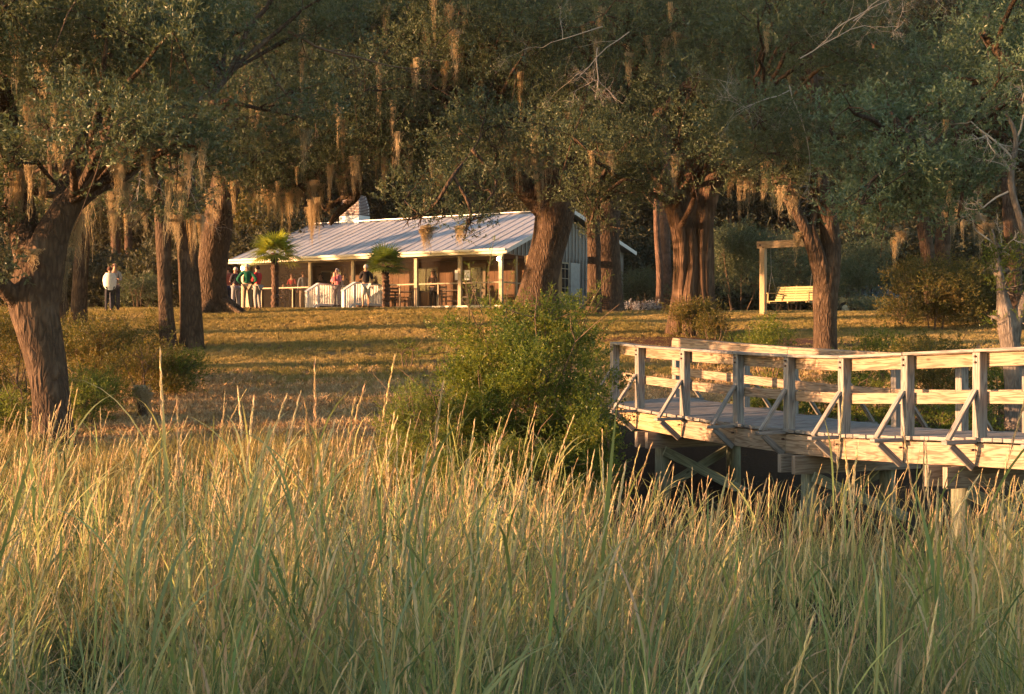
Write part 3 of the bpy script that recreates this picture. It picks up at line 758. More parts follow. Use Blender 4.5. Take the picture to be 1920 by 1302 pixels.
plain_trunk('thin pale pine trunk seen above the roof left of centre oak', 965, 82, .18, 40, 0, BARK_PINE, 'pine_tree')

# ------------------------------------------------------------------ woods behind
far_n = 0
for i in range(30):
    px = -150 + 2250*(i+.5)/30 + random.uniform(-30,30); d = random.uniform(76, 98)
    tall = random.uniform(-200, 40)
    cl = region(9, px-130, px+130, -60, 420, d-3, d+3, 2.4, 3.6)
    plain_trunk('tall dark tree in the woods far behind the cottage', px, d, random.uniform(.2,.4), tall, random.uniform(-20,20), BARK_PINE, 'woodland_tree', cl, 16, 'trees of the woods behind the cottage', coll=C_FAR, nbranch=0, rseg=10)
P = []
for i in range(12000):
    d = random.uniform(103, 116); px = random.uniform(-500, 2420); y = random.uniform(-190, 600)
    P.append(W(px, y, d))
for i in range(3500): P.append(W(random.uniform(-300,2220), random.uniform(330,600), random.uniform(99,103)))
n = len(P)
o = scatter('distant_woods', [tuple(p) for p in P], rng.uniform(0,6.28,(n,3)), rng.uniform(2.4,3.6,n), C_FAR, None, 'stuff')
# understorey scrub behind the lawn
def shrub(label, px, d, wpx, ytop, coll=C_SCRUB, density=120, name='shrub', r0=.35, r1=.6, dd=1.2, n=16, group=None, sprig_s=1.0, stems=6, ybot=None, mat=TWIGB, cat='shrub', ball=False):
    g = G(px, d); T = thing(name, g, label, cat, 0, group)
    top = W(px, ytop, d).z; hw = wpx/2*d/F
    pts = []; st = MB()
    for i in range(n):
        a = random.uniform(-1,1); zz = random.random()**.8
        x = g.x + a*hw*math.sqrt(max(.1, 1-zz*zz*.7)); y = d+random.uniform(-dd, dd)
        gz = ground(x, y); r = random.uniform(r0, r1)
        z = gz + r*.4 + zz*max(.2, top-gz-r*.9)
        if ball:
            th = random.uniform(0, 2*math.pi); ph = math.acos(random.uniform(-.75, 1)); q = random.uniform(.55, 1.12)
            hh = (top-gz)/2
            x = g.x + q*hw*math.sin(ph)*math.cos(th)*.95; y = d+q*dd*math.sin(ph)*math.sin(th)
            z = ground(x,y)+hh*.95+q*hh*math.cos(ph)*.98-r*.3
        pts.append(clump_points(Vector((x,y,z))-g, r, int(density*r*r)))
    for i in range(stems):
        a = random.uniform(-1,1)
        p0 = Vector((a*.25*hw, random.uniform(-.2,.2), -.1)); p2 = Vector((a*hw*.8, random.uniform(-dd,dd)*.7, (top-g.z)*random.uniform(.6,.95)))
        p1 = p0.lerp(p2,.5)+rv(.15)
        sp = spline([tuple(p0),tuple(p1),tuple(p2)], 8); st.tube(sp, [.022-.0022*k for k in range(8)], 5, cap=False)
        for _ in range(4):
            k = random.randint(3,7); q = Vector(sp[k]); e = q+Vector((random.gauss(0,.3),random.gauss(0,.3),random.uniform(.05,.5))); st.tube([q, q.lerp(e,.5)+rv(.05), e], [.009,.006,.003], 4, cap=False)
    st.build('stems', mat, T, True)
    P = np.vstack(pts); m = len(P)
    scatter('foliage', P, np.stack([rng.uniform(-.8,.8,m), rng.uniform(-.8,.8,m), rng.uniform(0,6.28,m)],1), rng.uniform(.7,1.3,m)*sprig_s, coll, T, 'stuff')
    return T
for i in range(26):
    px = -100+2150*(i+.5)/26+random.uniform(-25,25)
    shrub('dark understorey shrub at the foot of the far woods', px, random.uniform(68.5,75), 190, random.uniform(400,500), C_FAR, 14, 'woodland_shrub', 1.3, 2.0, 2, 9, 'undergrowth at the foot of the far woods', stems=3)
shrub('fresh green shrub behind the left end of the roof', 470, 71, 110, 372, C_SCRUB, 50, 'shrub', 1.0, 1.6, 1.5, 16, sprig_s=3)
shrub('low dark evergreen shrub between couple and slender trunk', 258, 56, 60, 515, C_OAK, 90, r0=.4, r1=.6, n=10)
shrub('large rounded dark shrub between fluted tree and swing', 1385, 58, 110, 432, C_OAK, 60, r0=.7, r1=1.1, n=22, dd=1.5)
shrub('dark shrub behind the swing bench', 1490, 60, 120, 440, C_OAK, 50, r0=.7, r1=1.2, n=20, dd=1.5)
shrub('dark shrub under the hanging moss right of the swing tree', 1610, 62, 120, 450, C_OAK, 50, r0=.8, r1=1.2, n=20, dd=1.5)
shrub('shaded green shrub by the gable end of the cottage', 1205, 61, 80, 510, C_OAK, 60, r0=.5, r1=.9, n=14)
shrub('golden lit shrub mass below the orange lit leaning trunk', 1745, 44.5, 150, 478, C_SCRUB, 110, r0=.5, r1=.85, n=30, dd=1.2)
shrub('golden lit shrub mass right of the orange lit trunk', 1850, 45.5, 150, 490, C_SCRUB, 110, r0=.5, r1=.85, n=28, dd=1.2)
shrub('shadowed low shrub left of the golden shrubs', 1690, 46, 60, 560, C_SCRUB, 110, r0=.3, r1=.5, n=10)
shrub('brownish shrub clinging to the foot of the fluted tree', 1300, 40.6, 75, 566, C_SCRUB, 150, r0=.25, r1=.45, n=16, dd=.4)
shrub('wispy weed clump in the mulch right of the fluted tree', 1340, 40, 50, 590, C_SCRUB, 140, r0=.2, r1=.35, n=9, dd=.4)
shrub('low dark shrub hiding the lower half of the parked car', 1640, 58, 130, 568, C_OAK, 90, r0=.3, r1=.5, n=16)
# silvery plants at the far edge of the lawn
SILV = leaf_mat('silver_leaf', [(.25,.26,.27),(.38,.38,.40),(.5,.5,.52)], .5, .2, (1,1,1))
C_SILV = src_coll('silver_sprig', [sprig('silver_sprig', SILV, .2, 24, .04, .02) for _ in range(4)])
for i, (px, lb) in enumerate(((1182,'silvery grey low plant beside the dark double trunk'),(1205,'silvery grey low plant in the middle of its row'),(1232,'silvery grey low plant nearest the fluted tree'))):
    shrub(lb, px, 56.5, 26, 568, C_SILV, 90, 'bedding_plant', .15, .28, .3, 9, 'silvery plants along the lawn edge', cat='plant', stems=3)

# left bank scrub
shrub('tall tangled yellow green scrub below the couple', 180, 30, 140, 610, C_SCRUB, 150, r0=.3, r1=.55, n=26, dd=1.6)
shrub('leafy scrub at the foot of the slender lit trunk', 270, 28, 90, 650, C_SCRUB, 150, r0=.28, r1=.5, n=20, dd=1.2)
shrub('dark leafy scrub right of the slender trunks', 335, 29, 60, 665, C_HOLLY, 200, r0=.25, r1=.42, n=16, dd=.8)
shrub('low yellow green scrub just right of the thick left oak', 165, 24.5, 80, 700, C_WIL, 200, r0=.22, r1=.4, n=18, dd=.8, sprig_s=1.3)
shrub('green scrub at the left edge behind the thick oak', 20, 26, 110, 590, C_SCRUB, 150, r0=.3, r1=.5, n=22, dd=1.2)
shrub('pale grassy scrub at the left edge in front', 10, 22, 70, 720, C_WIL, 200, r0=.2, r1=.35, n=12, dd=.6, sprig_s=1.3)
shrub('dry brown brush on the bank crest left of the trunks', 230, 38, 200, 588, C_SCRUB, 120, r0=.25, r1=.45, n=20, dd=1.2)
shrub('dry brown brush behind the thick left oak', 40, 36, 150, 580, C_SCRUB, 120, r0=.35, r1=.6, n=18, dd=1.2)
# snag with a beard of moss
g = G(266, 25.5)
T = thing('tree_stump', g, 'short broken stump bearded with pale moss on the left bank', 'stump')
MB().tube([(0,0,-.1),(.02,0,.2),(-.03,0,.45),(0.02,.02,.62)], [.11,.09,.075,.04], 12, .15).build('stump_wood', BARK, T, True)
P = [(random.gauss(0,.07), random.gauss(0,.07), random.uniform(.45,.65)) for _ in range(9)]
scatter('moss_beard', P, np.zeros((9,3)), [(1.1,1.1,random.uniform(.35,.55)) for _ in range(9)], C_MOSS, T, 'stuff')
# sapling on the lawn
shrub('tiny dark green sapling alone on the lawn', 762, 34.5, 30, 640, C_HOLLY, 260, 'sapling', .1, .18, .1, 6, stems=3, cat='sapling')

# centre bush and its neighbours
B1 = shrub('big rounded yaupon bush in the centre catching sunlight beside the footbridge', 985, 19.3, 335, 556, C_HOLLY, 470, 'yaupon_bush', .14, .34, 1.1, 130, stems=20, cat='bush', ball=True)
def shoots(T, lst, coll, d):
    st = MB(); P = []; b0 = T.location
    for (x0, y0, x1, y1) in lst:
        a = W(x0,y0,d)-b0; e = W(x1,y1,d+random.uniform(-.3,.3))-b0
        m = a.lerp(e,.5)+rv(.06)
        sp = spline([tuple(a),tuple(m),tuple(e)], 9); st.tube(sp, [.008-.0007*k for k in range(9)], 4, cap=False)
        for k in range(2, 9):
            for _ in range(2): P.append(tuple(Vector(sp[k])+rv(.02)))
    st.build('shoots', TWIGB, T, True)
    n = len(P); scatter('shoot_leaves', P, rng.uniform(-.6,.6,(n,3))+np.array([0,0,3]), rng.uniform(.35,.6,n), coll, T, 'stuff')
shoots(B1, [(920,580,925,455),(950,600,962,500),(1000,600,1035,540),(1017,700,1015,555),(880,600,870,520),(905,590,880,500),(1060,600,1088,555),(1040,600,1120,545),(1080,610,1130,560),(1100,640,1160,600),(850,630,800,600),(840,660,780,665),(1090,620,1140,520),(960,590,990,545)], C_HOLLY, 19.3)
B2 = shrub('light yellow green willowy bush left of the yaupon bush', 790, 18.2, 110, 722, C_WIL, 360, 'willow_bush', .14, .26, .6, 44, stems=10, cat='bush')
B3 = shrub('low dark bush filling the gap below the left end of the footbridge', 1095, 18.4, 110, 775, C_HOLLY, 330, 'bush', .22, .36, .6, 30, stems=8, cat='bush')
shrub('low shaded bush at the marsh edge under the yaupon bush', 940, 17.6, 300, 830, C_WIL, 260, 'bush', .2, .34, .4, 26, stems=8, cat='bush', sprig_s=1.1)
# scrub behind the bridge
for px, d, wp, yt, lb, cc in ((1440,31,120,600,'leafy scrub left of the swing tree foot behind the bridge',C_HOLLY),(1470,25.5,130,745,'low scrub seen under the far bridge rail left',C_HOLLY),
        (1640,29,150,625,'sparse leafy scrub right of the swing tree foot',C_HOLLY),(1620,25,150,700,'dense dark scrub behind the middle of the bridge',C_HOLLY),
        (1760,26,150,640,'leafy scrub behind the bridge left of the bare grey tree',C_SCRUB),(1860,25.6,120,690,'scrub around the foot of the bare grey tree',C_HOLLY),(1770,24,160,750,'low shaded scrub under the far rail at right',C_HOLLY),(1385,35,90,690,'leafy scrub beside the far bridge rail',C_HOLLY)):
    shrub(lb, px, d, wp, yt, cc, 200, r0=.24, r1=.42, n=20, dd=.7)

# driftwood log by the marsh edge
g = G(455, 19.0)
T = thing('driftwood_log', g, 'grey weathered driftwood log lying at the foot of the bank', 'log')
MB().tube([(-.75,.1,.10),(-.4,0,.13),(0,-.05,.12),(.4,0,.10),(.8,.12,.05)], [.05,.10,.12,.09,.03], 14, .2).build('log_wood', BARK_GREY, T, True)
MB().tube([(-.2,0,.16),(-.35,-.1,.3),(-.42,-.12,.42)], [.04,.03,.015], 8, .1).build('branch_stub', BARK_GREY, T, True)

# ------------------------------------------------------------------ trees left of the frame: they shade the canopy
offs = [(-25,20,21),(-27,28.5,22),(-24,38.5,22),(-28,50,23),(-25,57,22),(-36,23.5,23),(-38,34.8,24),(-37,52,24),(-48,13,24),(-50,31.5,25),(-49,50,25),(-27,66,22)]
for i, (x, y, h) in enumerate(offs):
    gz = ground(x, y); r = random.uniform(.3,.5)
    L = [[(x,y,gz-.2,r*1.2),(x+.1,y,gz+h*.3,r),(x,y+.2,gz+h*.6,r*.8),(x,y,gz+h*.9,r*.3)]]
    cl = []
    for k in range(30):
        a = random.uniform(0,6.28); rr = random.uniform(.5,5.5)
        cl.append((x+rr*math.cos(a), y+rr*math.sin(a), gz+random.uniform(.50,.97)*h, random.uniform(1.3,2.0)))
    tree('live oak of the grove continuing left of the lawn', L, cl, density=16, group='oaks of the grove left of the lawn', sprig_s=2.0, coll=C_OAK)

# ------------------------------------------------------------------ footbridge
NP = [(1.77,23.9,2.69,1.64),(2.12,23.0,2.635,1.585),(2.72,21.8,2.58,1.52),(3.38,20.7,2.53,1.465),(3.94,19.7,2.494,1.436),(4.445,18.55,2.486,1.440),(4.95,17.35,2.533,1.486),(5.50,16.3,2.58,1.534),(6.02,15.2,2.62,1.57),(6.55,14.15,2.65,1.60),(7.1,13.1,2.67,1.62),(7.7,12.1,2.69,1.64)]
FP = [(2.98,25.1,2.765,1.70),(3.9,23.2,2.66,1.60),(4.45,21.95,2.60,1.54),(5.0,20.8,2.55,1.49),(5.44,19.6,2.52,1.47),(5.97,18.4,2.54,1.49),(6.45,17.3,2.57,1.53),(6.95,16.2,2.61,1.56),(7.5,15.1,2.64,1.59),(8.0,14.1,2.66,1.61)]
BR = thing('wooden_footbridge', Vector((1.6,24.3,1.6)), 'weathered wooden footbridge with braced railings curving over the marsh at right', 'footbridge')
BO = BR.location
def bv(x, y, z): return Vector((x, y, z))-BO
def side(PS, sgn, woodpost):
    n = len(PS)
    for i, (x, y, zc, zd) in enumerate(PS):
        a = Vector(PS[max(i-1,0)][:2]); c = Vector(PS[min(i+1,n-1)][:2]); t = (c-a).normalized()
        nr = Vector((t.y, -t.x))*sgn            # outward
        if sgn > 0: nr = Vector((t.y, -t.x))
        out = Vector((nr.x, nr.y, 0)); al = Vector((t.x, t.y, 0))
        p0 = bv(x, y, zd-.02); p1 = bv(x, y, zc-.04)
        mb = MB(); vs = []
        hw = .063
        for p in (p0, p1):
            for (u, v) in ((-1,-1),(1,-1),(1,1),(-1,1)): vs.append(p+al*u*hw*.95+out*v*hw)
        mb.add(vs, [(0,1,2,3),(7,6,5,4),(0,4,5,1),(1,5,6,2),(2,6,7,3),(3,7,4,0)])
        me = mb.mesh('post'); uvbox(me); o = link_mesh('post', me, BR, woodpost)
        m = o.modifiers.new('edge_wear','BEVEL'); m.width = .006
        for zb in (zc-.09, zc-.16, zd+.50, zd-.14):
            q = bv(x, y, zb)+out*(hw+(.012 if zb > zd else .06))
            MB().tube([q-out*.03, q+out*.012], .014, 8).build('bolt', RUST, BR)
        # outrigger, upper brace and lower brace
        e = bv(x, y, zd-.045)+out*.56
        board('outrigger', bv(x,y,zd-.045)+out*.09, e, .09, .045, WOOD_GREY, BR)
        board('rail_brace', bv(x,y,zd+.56)+out*.075, e+Vector((0,0,.03))-out*.06, .075, .038, WOOD_GREY, BR)
        board('deck_brace', e+Vector((0,0,-.03))-out*.1, bv(x,y,zd-.35)+out*.115, .04, .085, WOOD_GREY, BR)
    for i in range(n-1):
        x0,y0,z0,d0 = PS[i]; x1,y1,z1,d1 = PS[i+1]
        t = (Vector((x1,y1))-Vector((x0,y0))).normalized(); inn = -(Vector((t.y,-t.x,0)))*sgn
        al = Vector((t.x,t.y,0))
        A = bv(x0,y0,z0); B_ = bv(x1,y1,z1)
        board('cap_rail', A-Vector((0,0,.02))+inn*.0+al*.003, B_-Vector((0,0,.02))-al*.003, .19, .038, WOOD_GREY if sgn > 0 else WOOD, BR)
        ib = inn*.092
        board('upper_rail_board', A+Vector((0,0,-.125))+ib+al*.003, B_+Vector((0,0,-.125))+ib-al*.003, .038, .165, WOOD, BR)
        board('middle_rail_board', bv(x0,y0,d0+.47)+ib+al*.003, bv(x1,y1,d1+.47)+ib-al*.003, .038, .14, WOOD, BR)
        ob = -inn*.045
        board('side_beam', bv(x0,y0,d0-.20)+ob+al*.003, bv(x1,y1,d1-.20)+ob-al*.003, .05, .27, WOOD_YEL if i < 2 and sgn > 0 else WOOD, BR)
side(NP, 1, WOOD_GREY)
side(FP, -1, WOOD_GREY)
# deck boards from near to far side
def poly_at(PS, s):
    L = [0]
    for i in range(len(PS)-1): L.append(L[-1]+(Vector(PS[i+1][:2])-Vector(PS[i][:2])).length)
    q = s*L[-1]
    return [float(np.interp(q, L, [p[k] for p in PS])) for k in (0,1,3)]
NPd = NP[:10]
Ln = sum((Vector(NPd[i+1][:2])-Vector(NPd[i][:2])).length for i in range(len(NPd)-1))
nb = int(Ln/.145)
for k in range(nb):
    s0 = (k+.03)/nb; s1 = (k+.97)/nb
    a0 = poly_at(NPd, s0); a1 = poly_at(NPd, s1); b0 = poly_at(FP, s0); b1 = poly_at(FP, s1)
    ext = random.uniform(.085, .125)
    dr = (Vector(a0[:2])-Vector(b0[:2])).normalized()*ext
    vs = []; dz = random.uniform(-.003,.003)
    for z in (-.045, 0):
        for (p, sg) in ((a0,1),(a1,1),(b1,-1),(b0,-1)):
            vs.append(bv(p[0]+dr.x*sg, p[1]+dr.y*sg, p[2]+z+dz+.002))
    mb = MB(); mb.add(vs, [(0,3,2,1),(4,5,6,7),(0,1,5,4),(1,2,6,5),(2,3,7,6),(3,0,4,7)])
    me = mb.mesh('deck_board'); uvbox(me); link_mesh('deck_board', me, BR, WOOD_GREY)
# pile bents
for (px_, dd_) in ((None,22.6),(None,19.45),(None,16.7),(None,14.2)):
    ysn = [-p[1] for p in NP]; x = float(np.interp(-dd_, ysn, [p[0] for p in NP])); zd = float(np.interp(-dd_, ysn, [p[3] for p in NP]))
    ysf = [-p[1] for p in FP]
    inn = Vector((.9,.43,0)).normalized(); c0 = Vector((x, dd_, 0))
    top = zd-.34
    for off in (-.16, .16):
        al = Vector((.43,-.9,0)).normalized()*off
        A = c0-inn*.25+al; B_ = c0+inn*2.0+al
        board('pile_cap', bv(A.x,A.y,top-.13), bv(B_.x,B_.y,top-.13), .08, .26, WOOD_DARK, BR)
    for q in (.15, 1.55):
        c = c0+inn*q; gz = ground(c.x, c.y)
        mb = MB().tube([bv(c.x,c.y,gz-.3), bv(c.x,c.y,gz+.5), bv(c.x,c.y,top-.02)], [.125,.12,.112], 16, .02)
        me = mb.mesh('pile', True); uvbox(me); link_mesh('pile', me, BR, WOOD_GREEN)
    al = Vector((.43,-.9,0)).normalized()
    A = c0+inn*.05+al*.22; B_ = c0+inn*1.7+al*.22
    board('cross_brace', bv(A.x,A.y,top-.3), bv(B_.x,B_.y,.15), .045, .15, WOOD_GREEN, BR)
    A = c0+inn*1.7-al*.22; B_ = c0+inn*.05-al*.22
    board('cross_brace', bv(A.x,A.y,top-.3), bv(B_.x,B_.y,.15), .045, .15, WOOD_GREEN, BR)
# inner joists
for off in (.45, 1.0):
    for i in range(9):
        x0,y0,_,d0 = NP[i]; x1,y1,_,d1 = NP[i+1]; inn = Vector((.9,.43,0)).normalized()*off
        board('joist', bv(x0,y0,d0-.2)+inn, bv(x1,y1,d1-.2)+inn, .05, .24, WOOD_DARK, BR, bevel=0)

# ------------------------------------------------------------------ cottage
TH = R(30)
H0 = Vector((-.217, 56.5, 4.05))
HS = thing('screened_porch_cottage', H0, 'low cottage with a long metal roof and screened front porch', 'cottage', -TH)
ux = Vector((math.cos(TH), -math.sin(TH), 0)); uy = Vector((math.sin(TH), math.cos(TH), 0))
def lx(px, ly):
    """local x on the line local y = ly seen at photo column px"""
    k = (px-960)/F
    # (H0.x + ux.x*x + uy.x*ly) = k*(H0.y + ux.y*x + uy.y*ly)
    return (k*(H0.y+uy.y*ly) - H0.x - uy.x*ly)/(ux.x-k*ux.y)
LEN = 14.8; YR = 6.0; YB = 12.5
ZE = 6.6-H0.z; ZR = 8.68-H0.z; ZB = 7.22-H0.z; ZS = 4.30-H0.z
# roof panels with raised seams
def zf(y): return ZE+(ZR-ZE)*y/YR
npan = 32
for k in range(npan):
    x0 = -LEN+LEN*k/npan; x1 = -LEN+LEN*(k+1)/npan
    mb = MB(); g_ = .004
    dz = random.uniform(-.006,.006)
    mb.add([(x0+g_,0,ZE+dz),(x1-g_,0,ZE+dz),(x1-g_,YR,ZR+dz),(x0+g_,YR,ZR+dz),(x0+g_,0,ZE-.03+dz),(x1-g_,0,ZE-.03+dz),(x1-g_,YR,ZR-.03+dz),(x0+g_,YR,ZR-.03+dz)],
           [(0,1,2,3),(7,6,5,4),(0,4,5,1),(1,5,6,2),(2,6,7,3),(3,7,4,0)])
    mb.build('roof_panel', METALROOF, HS)
    MB().bar((x0,-.01,ZE+.011),(x0,YR,ZR+.011),.028,.016).build('roof_seam', METALROOF, HS)
for k in range(18):
    x0 = -LEN+LEN*k/18; x1 = -LEN+LEN*(k+1)/18
    MB().add([(x0+.004,YR,ZR-.002),(x1-.004,YR,ZR-.002),(x1-.004,YB,ZB),(x0+.004,YB,ZB),(x0+.004,YR,ZR-.03),(x1-.004,YR,ZR-.03),(x1-.004,YB,ZB-.03),(x0+.004,YB,ZB-.03)],
           [(0,1,2,3),(7,6,5,4),(0,4,5,1),(1,5,6,2),(2,6,7,3),(3,7,4,0)]) if 0 else None
    mb = MB(); mb.add([(x0+.004,YR+.002,ZR),(x1-.004,YR+.002,ZR),(x1-.004,YB,ZB),(x0+.004,YB,ZB),(x0+.004,YR+.002,ZR-.03),(x1-.004,YR+.002,ZR-.03),(x1-.004,YB,ZB-.03),(x0+.004,YB,ZB-.03)],
           [(0,1,2,3),(7,6,5,4),(0,4,5,1),(1,5,6,2),(2,6,7,3),(3,7,4,0)])
    mb.build('rear_roof_panel', METALROOF, HS)
MB().bar((-LEN,YR,ZR+.05),(0,YR,ZR+.05),.3,.04).build('ridge_cap', METALROOF, HS)
MB().bar((-LEN,-.03,ZE-.10),(0,-.03,ZE-.10),.05,.15).build('fascia', CREAM, HS)
MB().bar((-LEN,-.11,ZE-.02),(0,-.11,ZE-.02),.11,.09).build('gutter', CREAM, HS)
for x in (0.012, -LEN-.012):
    MB().bar((x,-.05,ZE-.09),(x,YR,ZR-.09),.04,.17).build('rake_board', WHITE, HS)
    MB().bar((x,YR,ZR-.09),(x,YB,ZB-.09),.04,.17).build('rake_board', WHITE, HS)
# floor, foundation, ceiling
MB().box((-LEN/2,2.1,ZS-.09),LEN-.9,3.5,.14).build('porch_floor', FLOORB, HS)
MB().box((-LEN/2,2.1,ZS-.42),LEN-1.0,3.3,.5).build('foundation', CONC, HS)
MB().box((-LEN/2,.42,ZS-.01),LEN-.8,.14,.09).build('sill', CREAM, HS)
MB().box((-LEN/2,2.1,ZE-.13),LEN-.9,3.3,.03).build('porch_ceiling', PORCHCEIL, HS)
MB().box((-LEN/2,.44,ZE-.16),LEN-.8,.11,.14).build('porch_beam', CREAM2, HS)
# rear rooms
MB().box((-LEN/2,7.9,(ZE+.0)/2-.1),LEN-.9,8.2,ZE+.1).build('rear_wall', SIDING, HS)
# porch inner wall, built of upright boards
bw = .32; k = 0; x = -LEN+.5
while x < -.6:
    MB().box((x+bw/2,3.72,(ZS+ZE-.15)/2),bw-.012,.05+random.uniform(0,.008),ZE-.15-ZS).build('wall_board', PORCHWALL, HS); x += bw
# gable walls: board and batten
gx = -.45
mb = MB(); mb.add([(gx,.5,ZE-.13),(gx,YR,ZR-.2),(gx,YB-.5,ZB-.1),(gx,YB-.5,0),(gx,3.8,0),(gx,3.8,ZE-.13),(gx-.05,.5,ZE-.13),(gx-.05,YR,ZR-.2),(gx-.05,YB-.5,ZB-.1),(gx-.05,YB-.5,0),(gx-.05,3.8,0),(gx-.05,3.8,ZE-.13)],
    [(0,5,4,3,2,1),(6,7,8,9,10,11),(0,1,7,6),(1,2,8,7),(2,3,9,8),(3,4,10,9),(4,5,11,10),(5,0,6,11)])
mb.build('gable_wall', SIDING, HS)
y = .7
while y < YB-.6:
    zt = (zf(y)-.23) if y < YR else (ZR+(ZB-ZR)*(y-YR)/(YB-YR)-.2)
    zb = ZE-.13 if y < 3.8 else .05
    if zt-zb > .08: MB().box((gx+.022,y,(zt+zb)/2),.04,.055,zt-zb).build('batten', SHUT, HS)
    y += .33
# gable window and shutter
wy = 5.6; wz = ZS+1.35
f = MB().box((gx+.05,wy,wz),.05,1.15,1.45).build('window', CREAM2, HS)
gl = MB().box((gx+.08,wy,wz),.012,1.0,1.3).build('pane', GLASS, f)
mt_ = MB()
for q in (-.33,0,.33): mt_.box((gx+.092,wy,wz+q*1.3),.014,1.0,.03)
for q in (-.17,.17): mt_.box((gx+.093,wy+q*1.0,wz),.013,.03,1.3)
mt_.build('muntin', CREAM2, f)
MB().box((gx+.06,wy+1.15,wz-.02),.06,.85,1.5).build('shutter', flat('grey_shutter', (.34,.33,.31), .6), HS)
# posts, screens, rails along the front
post_px = [436, 466, 515, 583, 663, 781, 863, 938]
pxs = [lx(p, .42) for p in post_px]; pxs[0] = -LEN+.5; pxs[-1] = -.5
for i, x in enumerate(pxs):
    MB().box((x,.40,(ZS+.03+ZE-.235)/2),.15,.13,ZE-.235-ZS-.03).build('porch_post', CREAM2, HS)
for i in range(len(pxs)-1):
    a, b_ = pxs[i]+.08, pxs[i+1]-.08
    if b_-a < .1: continue
    s_ = MB(); s_.add([(a,.47,ZS+.03),(b_,.47,ZS+.03),(b_,.47,ZE-.23),(a,.47,ZE-.23),(a,.472,ZS+.03),(b_,.472,ZS+.03),(b_,.472,ZE-.23),(a,.472,ZE-.23)],[(0,1,2,3)])
    s_.build('screen', SCREEN, HS)
    if i == 4: a0 = lx(722,.42); 
    else: a0 = a
    MB().box(((a0+b_)/2,.42,ZS+.98),b_-a0,.05,.055).build('screen_rail', CREAM2, HS)
    mid = (a0+b_)/2
    MB().box((mid,.42,ZS+.49),.045,.04,.90).build('screen_stud', CREAM2, HS)
# side screen (gable end of the porch)
s_ = MB(); s_.add([(-.5,.5,ZS+.03),(-.5,3.7,ZS+.03),(-.5,3.7,ZE-.15),(-.5,.5,ZE-.15)],[(0,1,2,3)]); s_.build('screen', SCREEN, HS)
for yy in (1.6, 2.65, 3.7): MB().box((-.48,yy,(ZS+ZE-.15)/2),.09,.1,ZE-.2-ZS).build('porch_post', CREAM2, HS)
MB().box((-.48,2.05,ZS+.98),.05,3.2,.055).build('screen_rail', CREAM2, HS)
MB().box((-LEN+.45,2.1,(ZS+ZE-.15)/2),.05,3.2,ZE-.15-ZS).build('end_wall', CREAM2, HS)
# doors and windows in the inner wall
for px_, kind_ in ((560,'door'),(622,'window'),(700,'window'),(800,'window'),(895,'door')):
    x = lx(px_, 3.68)
    if kind_ == 'door':
        o = MB().box((x,3.66,ZS+1.0),.9,.06,2.0).build('door', CREAM2, HS); MB().box((x,3.625,ZS+1.35),.6,.012,.95).build('door_pane', GLASS, o)
    else:
        o = MB().box((x,3.67,ZS+1.35),1.25,.05,1.15).build('window', CREAM2, HS)
        for q in (-.3,.3): MB().box((x+q,3.64,ZS+1.35),.53,.012,1.0).build('pane', GLASS, o)
# papers pinned on the screens
for px_, dz in ((856,1.32),(876,1.30)):
    MB().box((lx(px_,.36),.36,ZS+dz),.26 if px_ > 860 else .16,.006,.42).build('notice', PAPER, HS)
# chimney
cx_ = lx(664, 6.3); cz0 = ZR-.15
CH = MB().box((cx_,6.35,ZR+.14),1.15,.95,.40).build('chimney', WHITE, HS, label='brick chimney with a white base')
mort = MB(); br_ = MB(); courses = 13
for c in range(courses):
    z = ZR+.35+c*.075; k = c/(courses-1)
    wd = 1.12-.42*max(0,(k-.35))**1.2*1.1; dp = .9-.3*max(0,(k-.35))*.9
    mort.box((cx_+.02,6.35,z+.0375),wd-.03,dp-.03,.075)
    nbk = 5
    for j in range(nbk+1):
        off = (.5 if c % 2 else 0)
        x0 = -wd/2+(j-off)*wd/nbk; x1 = x0+wd/nbk-.018
        x0 = max(x0, -wd/2); x1 = min(x1, wd/2)
        if x1-x0 < .04: continue
        for sy in (-1,1): br_.box((cx_+.02+(x0+x1)/2, 6.35+sy*(dp/2-.02), z+.034), x1-x0, .05, .056)
    for j in range(4):
        y0 = -dp/2+(j+(.5 if c % 2 else .0))*dp/4; 
        for sx_ in (-1,1):
            if y0+dp/4-.02 < dp/2+.001: br_.box((cx_+.02+sx_*(wd/2-.02), 6.35+y0+dp/8, z+.034), .05, dp/4-.02, .056)
mort.build('mortar_core', MORTAR, CH); br_.build('brickwork', BRICK, CH, kind='stuff')
# eave lamps
for px_, sd in ((437,-1),(936,1)):
    x = lx(px_, .25) if sd > 0 else -LEN+.62
    o = MB().box((x,.30,ZE-.36),.1,.06,.1).build('eave_lamp', CREAM, HS)
    bm = bmesh.new(); bmesh.ops.create_icosphere(bm, subdivisions=2, radius=.085); me = bpy.data.meshes.new('bulb'); bm.to_mesh(me); bm.free()
    q = link_mesh('bulb', me, o, LAMP); q.location = (x,.20,ZE-.38)
    ld = bpy.data.lights.new('eave_bulb_light','POINT'); ld.energy = 8; ld.color = (1,.7,.4); ld.shadow_soft_size = .09
    lo = bpy.data.objects.new('eave_bulb_light', ld); COL.objects.link(lo); lo.location = H0+ux*x+uy*.05+Vector((0,0,ZE-.38))
def hw(x, y, z=0): return H0+ux*x+uy*y+Vector((0,0,z))
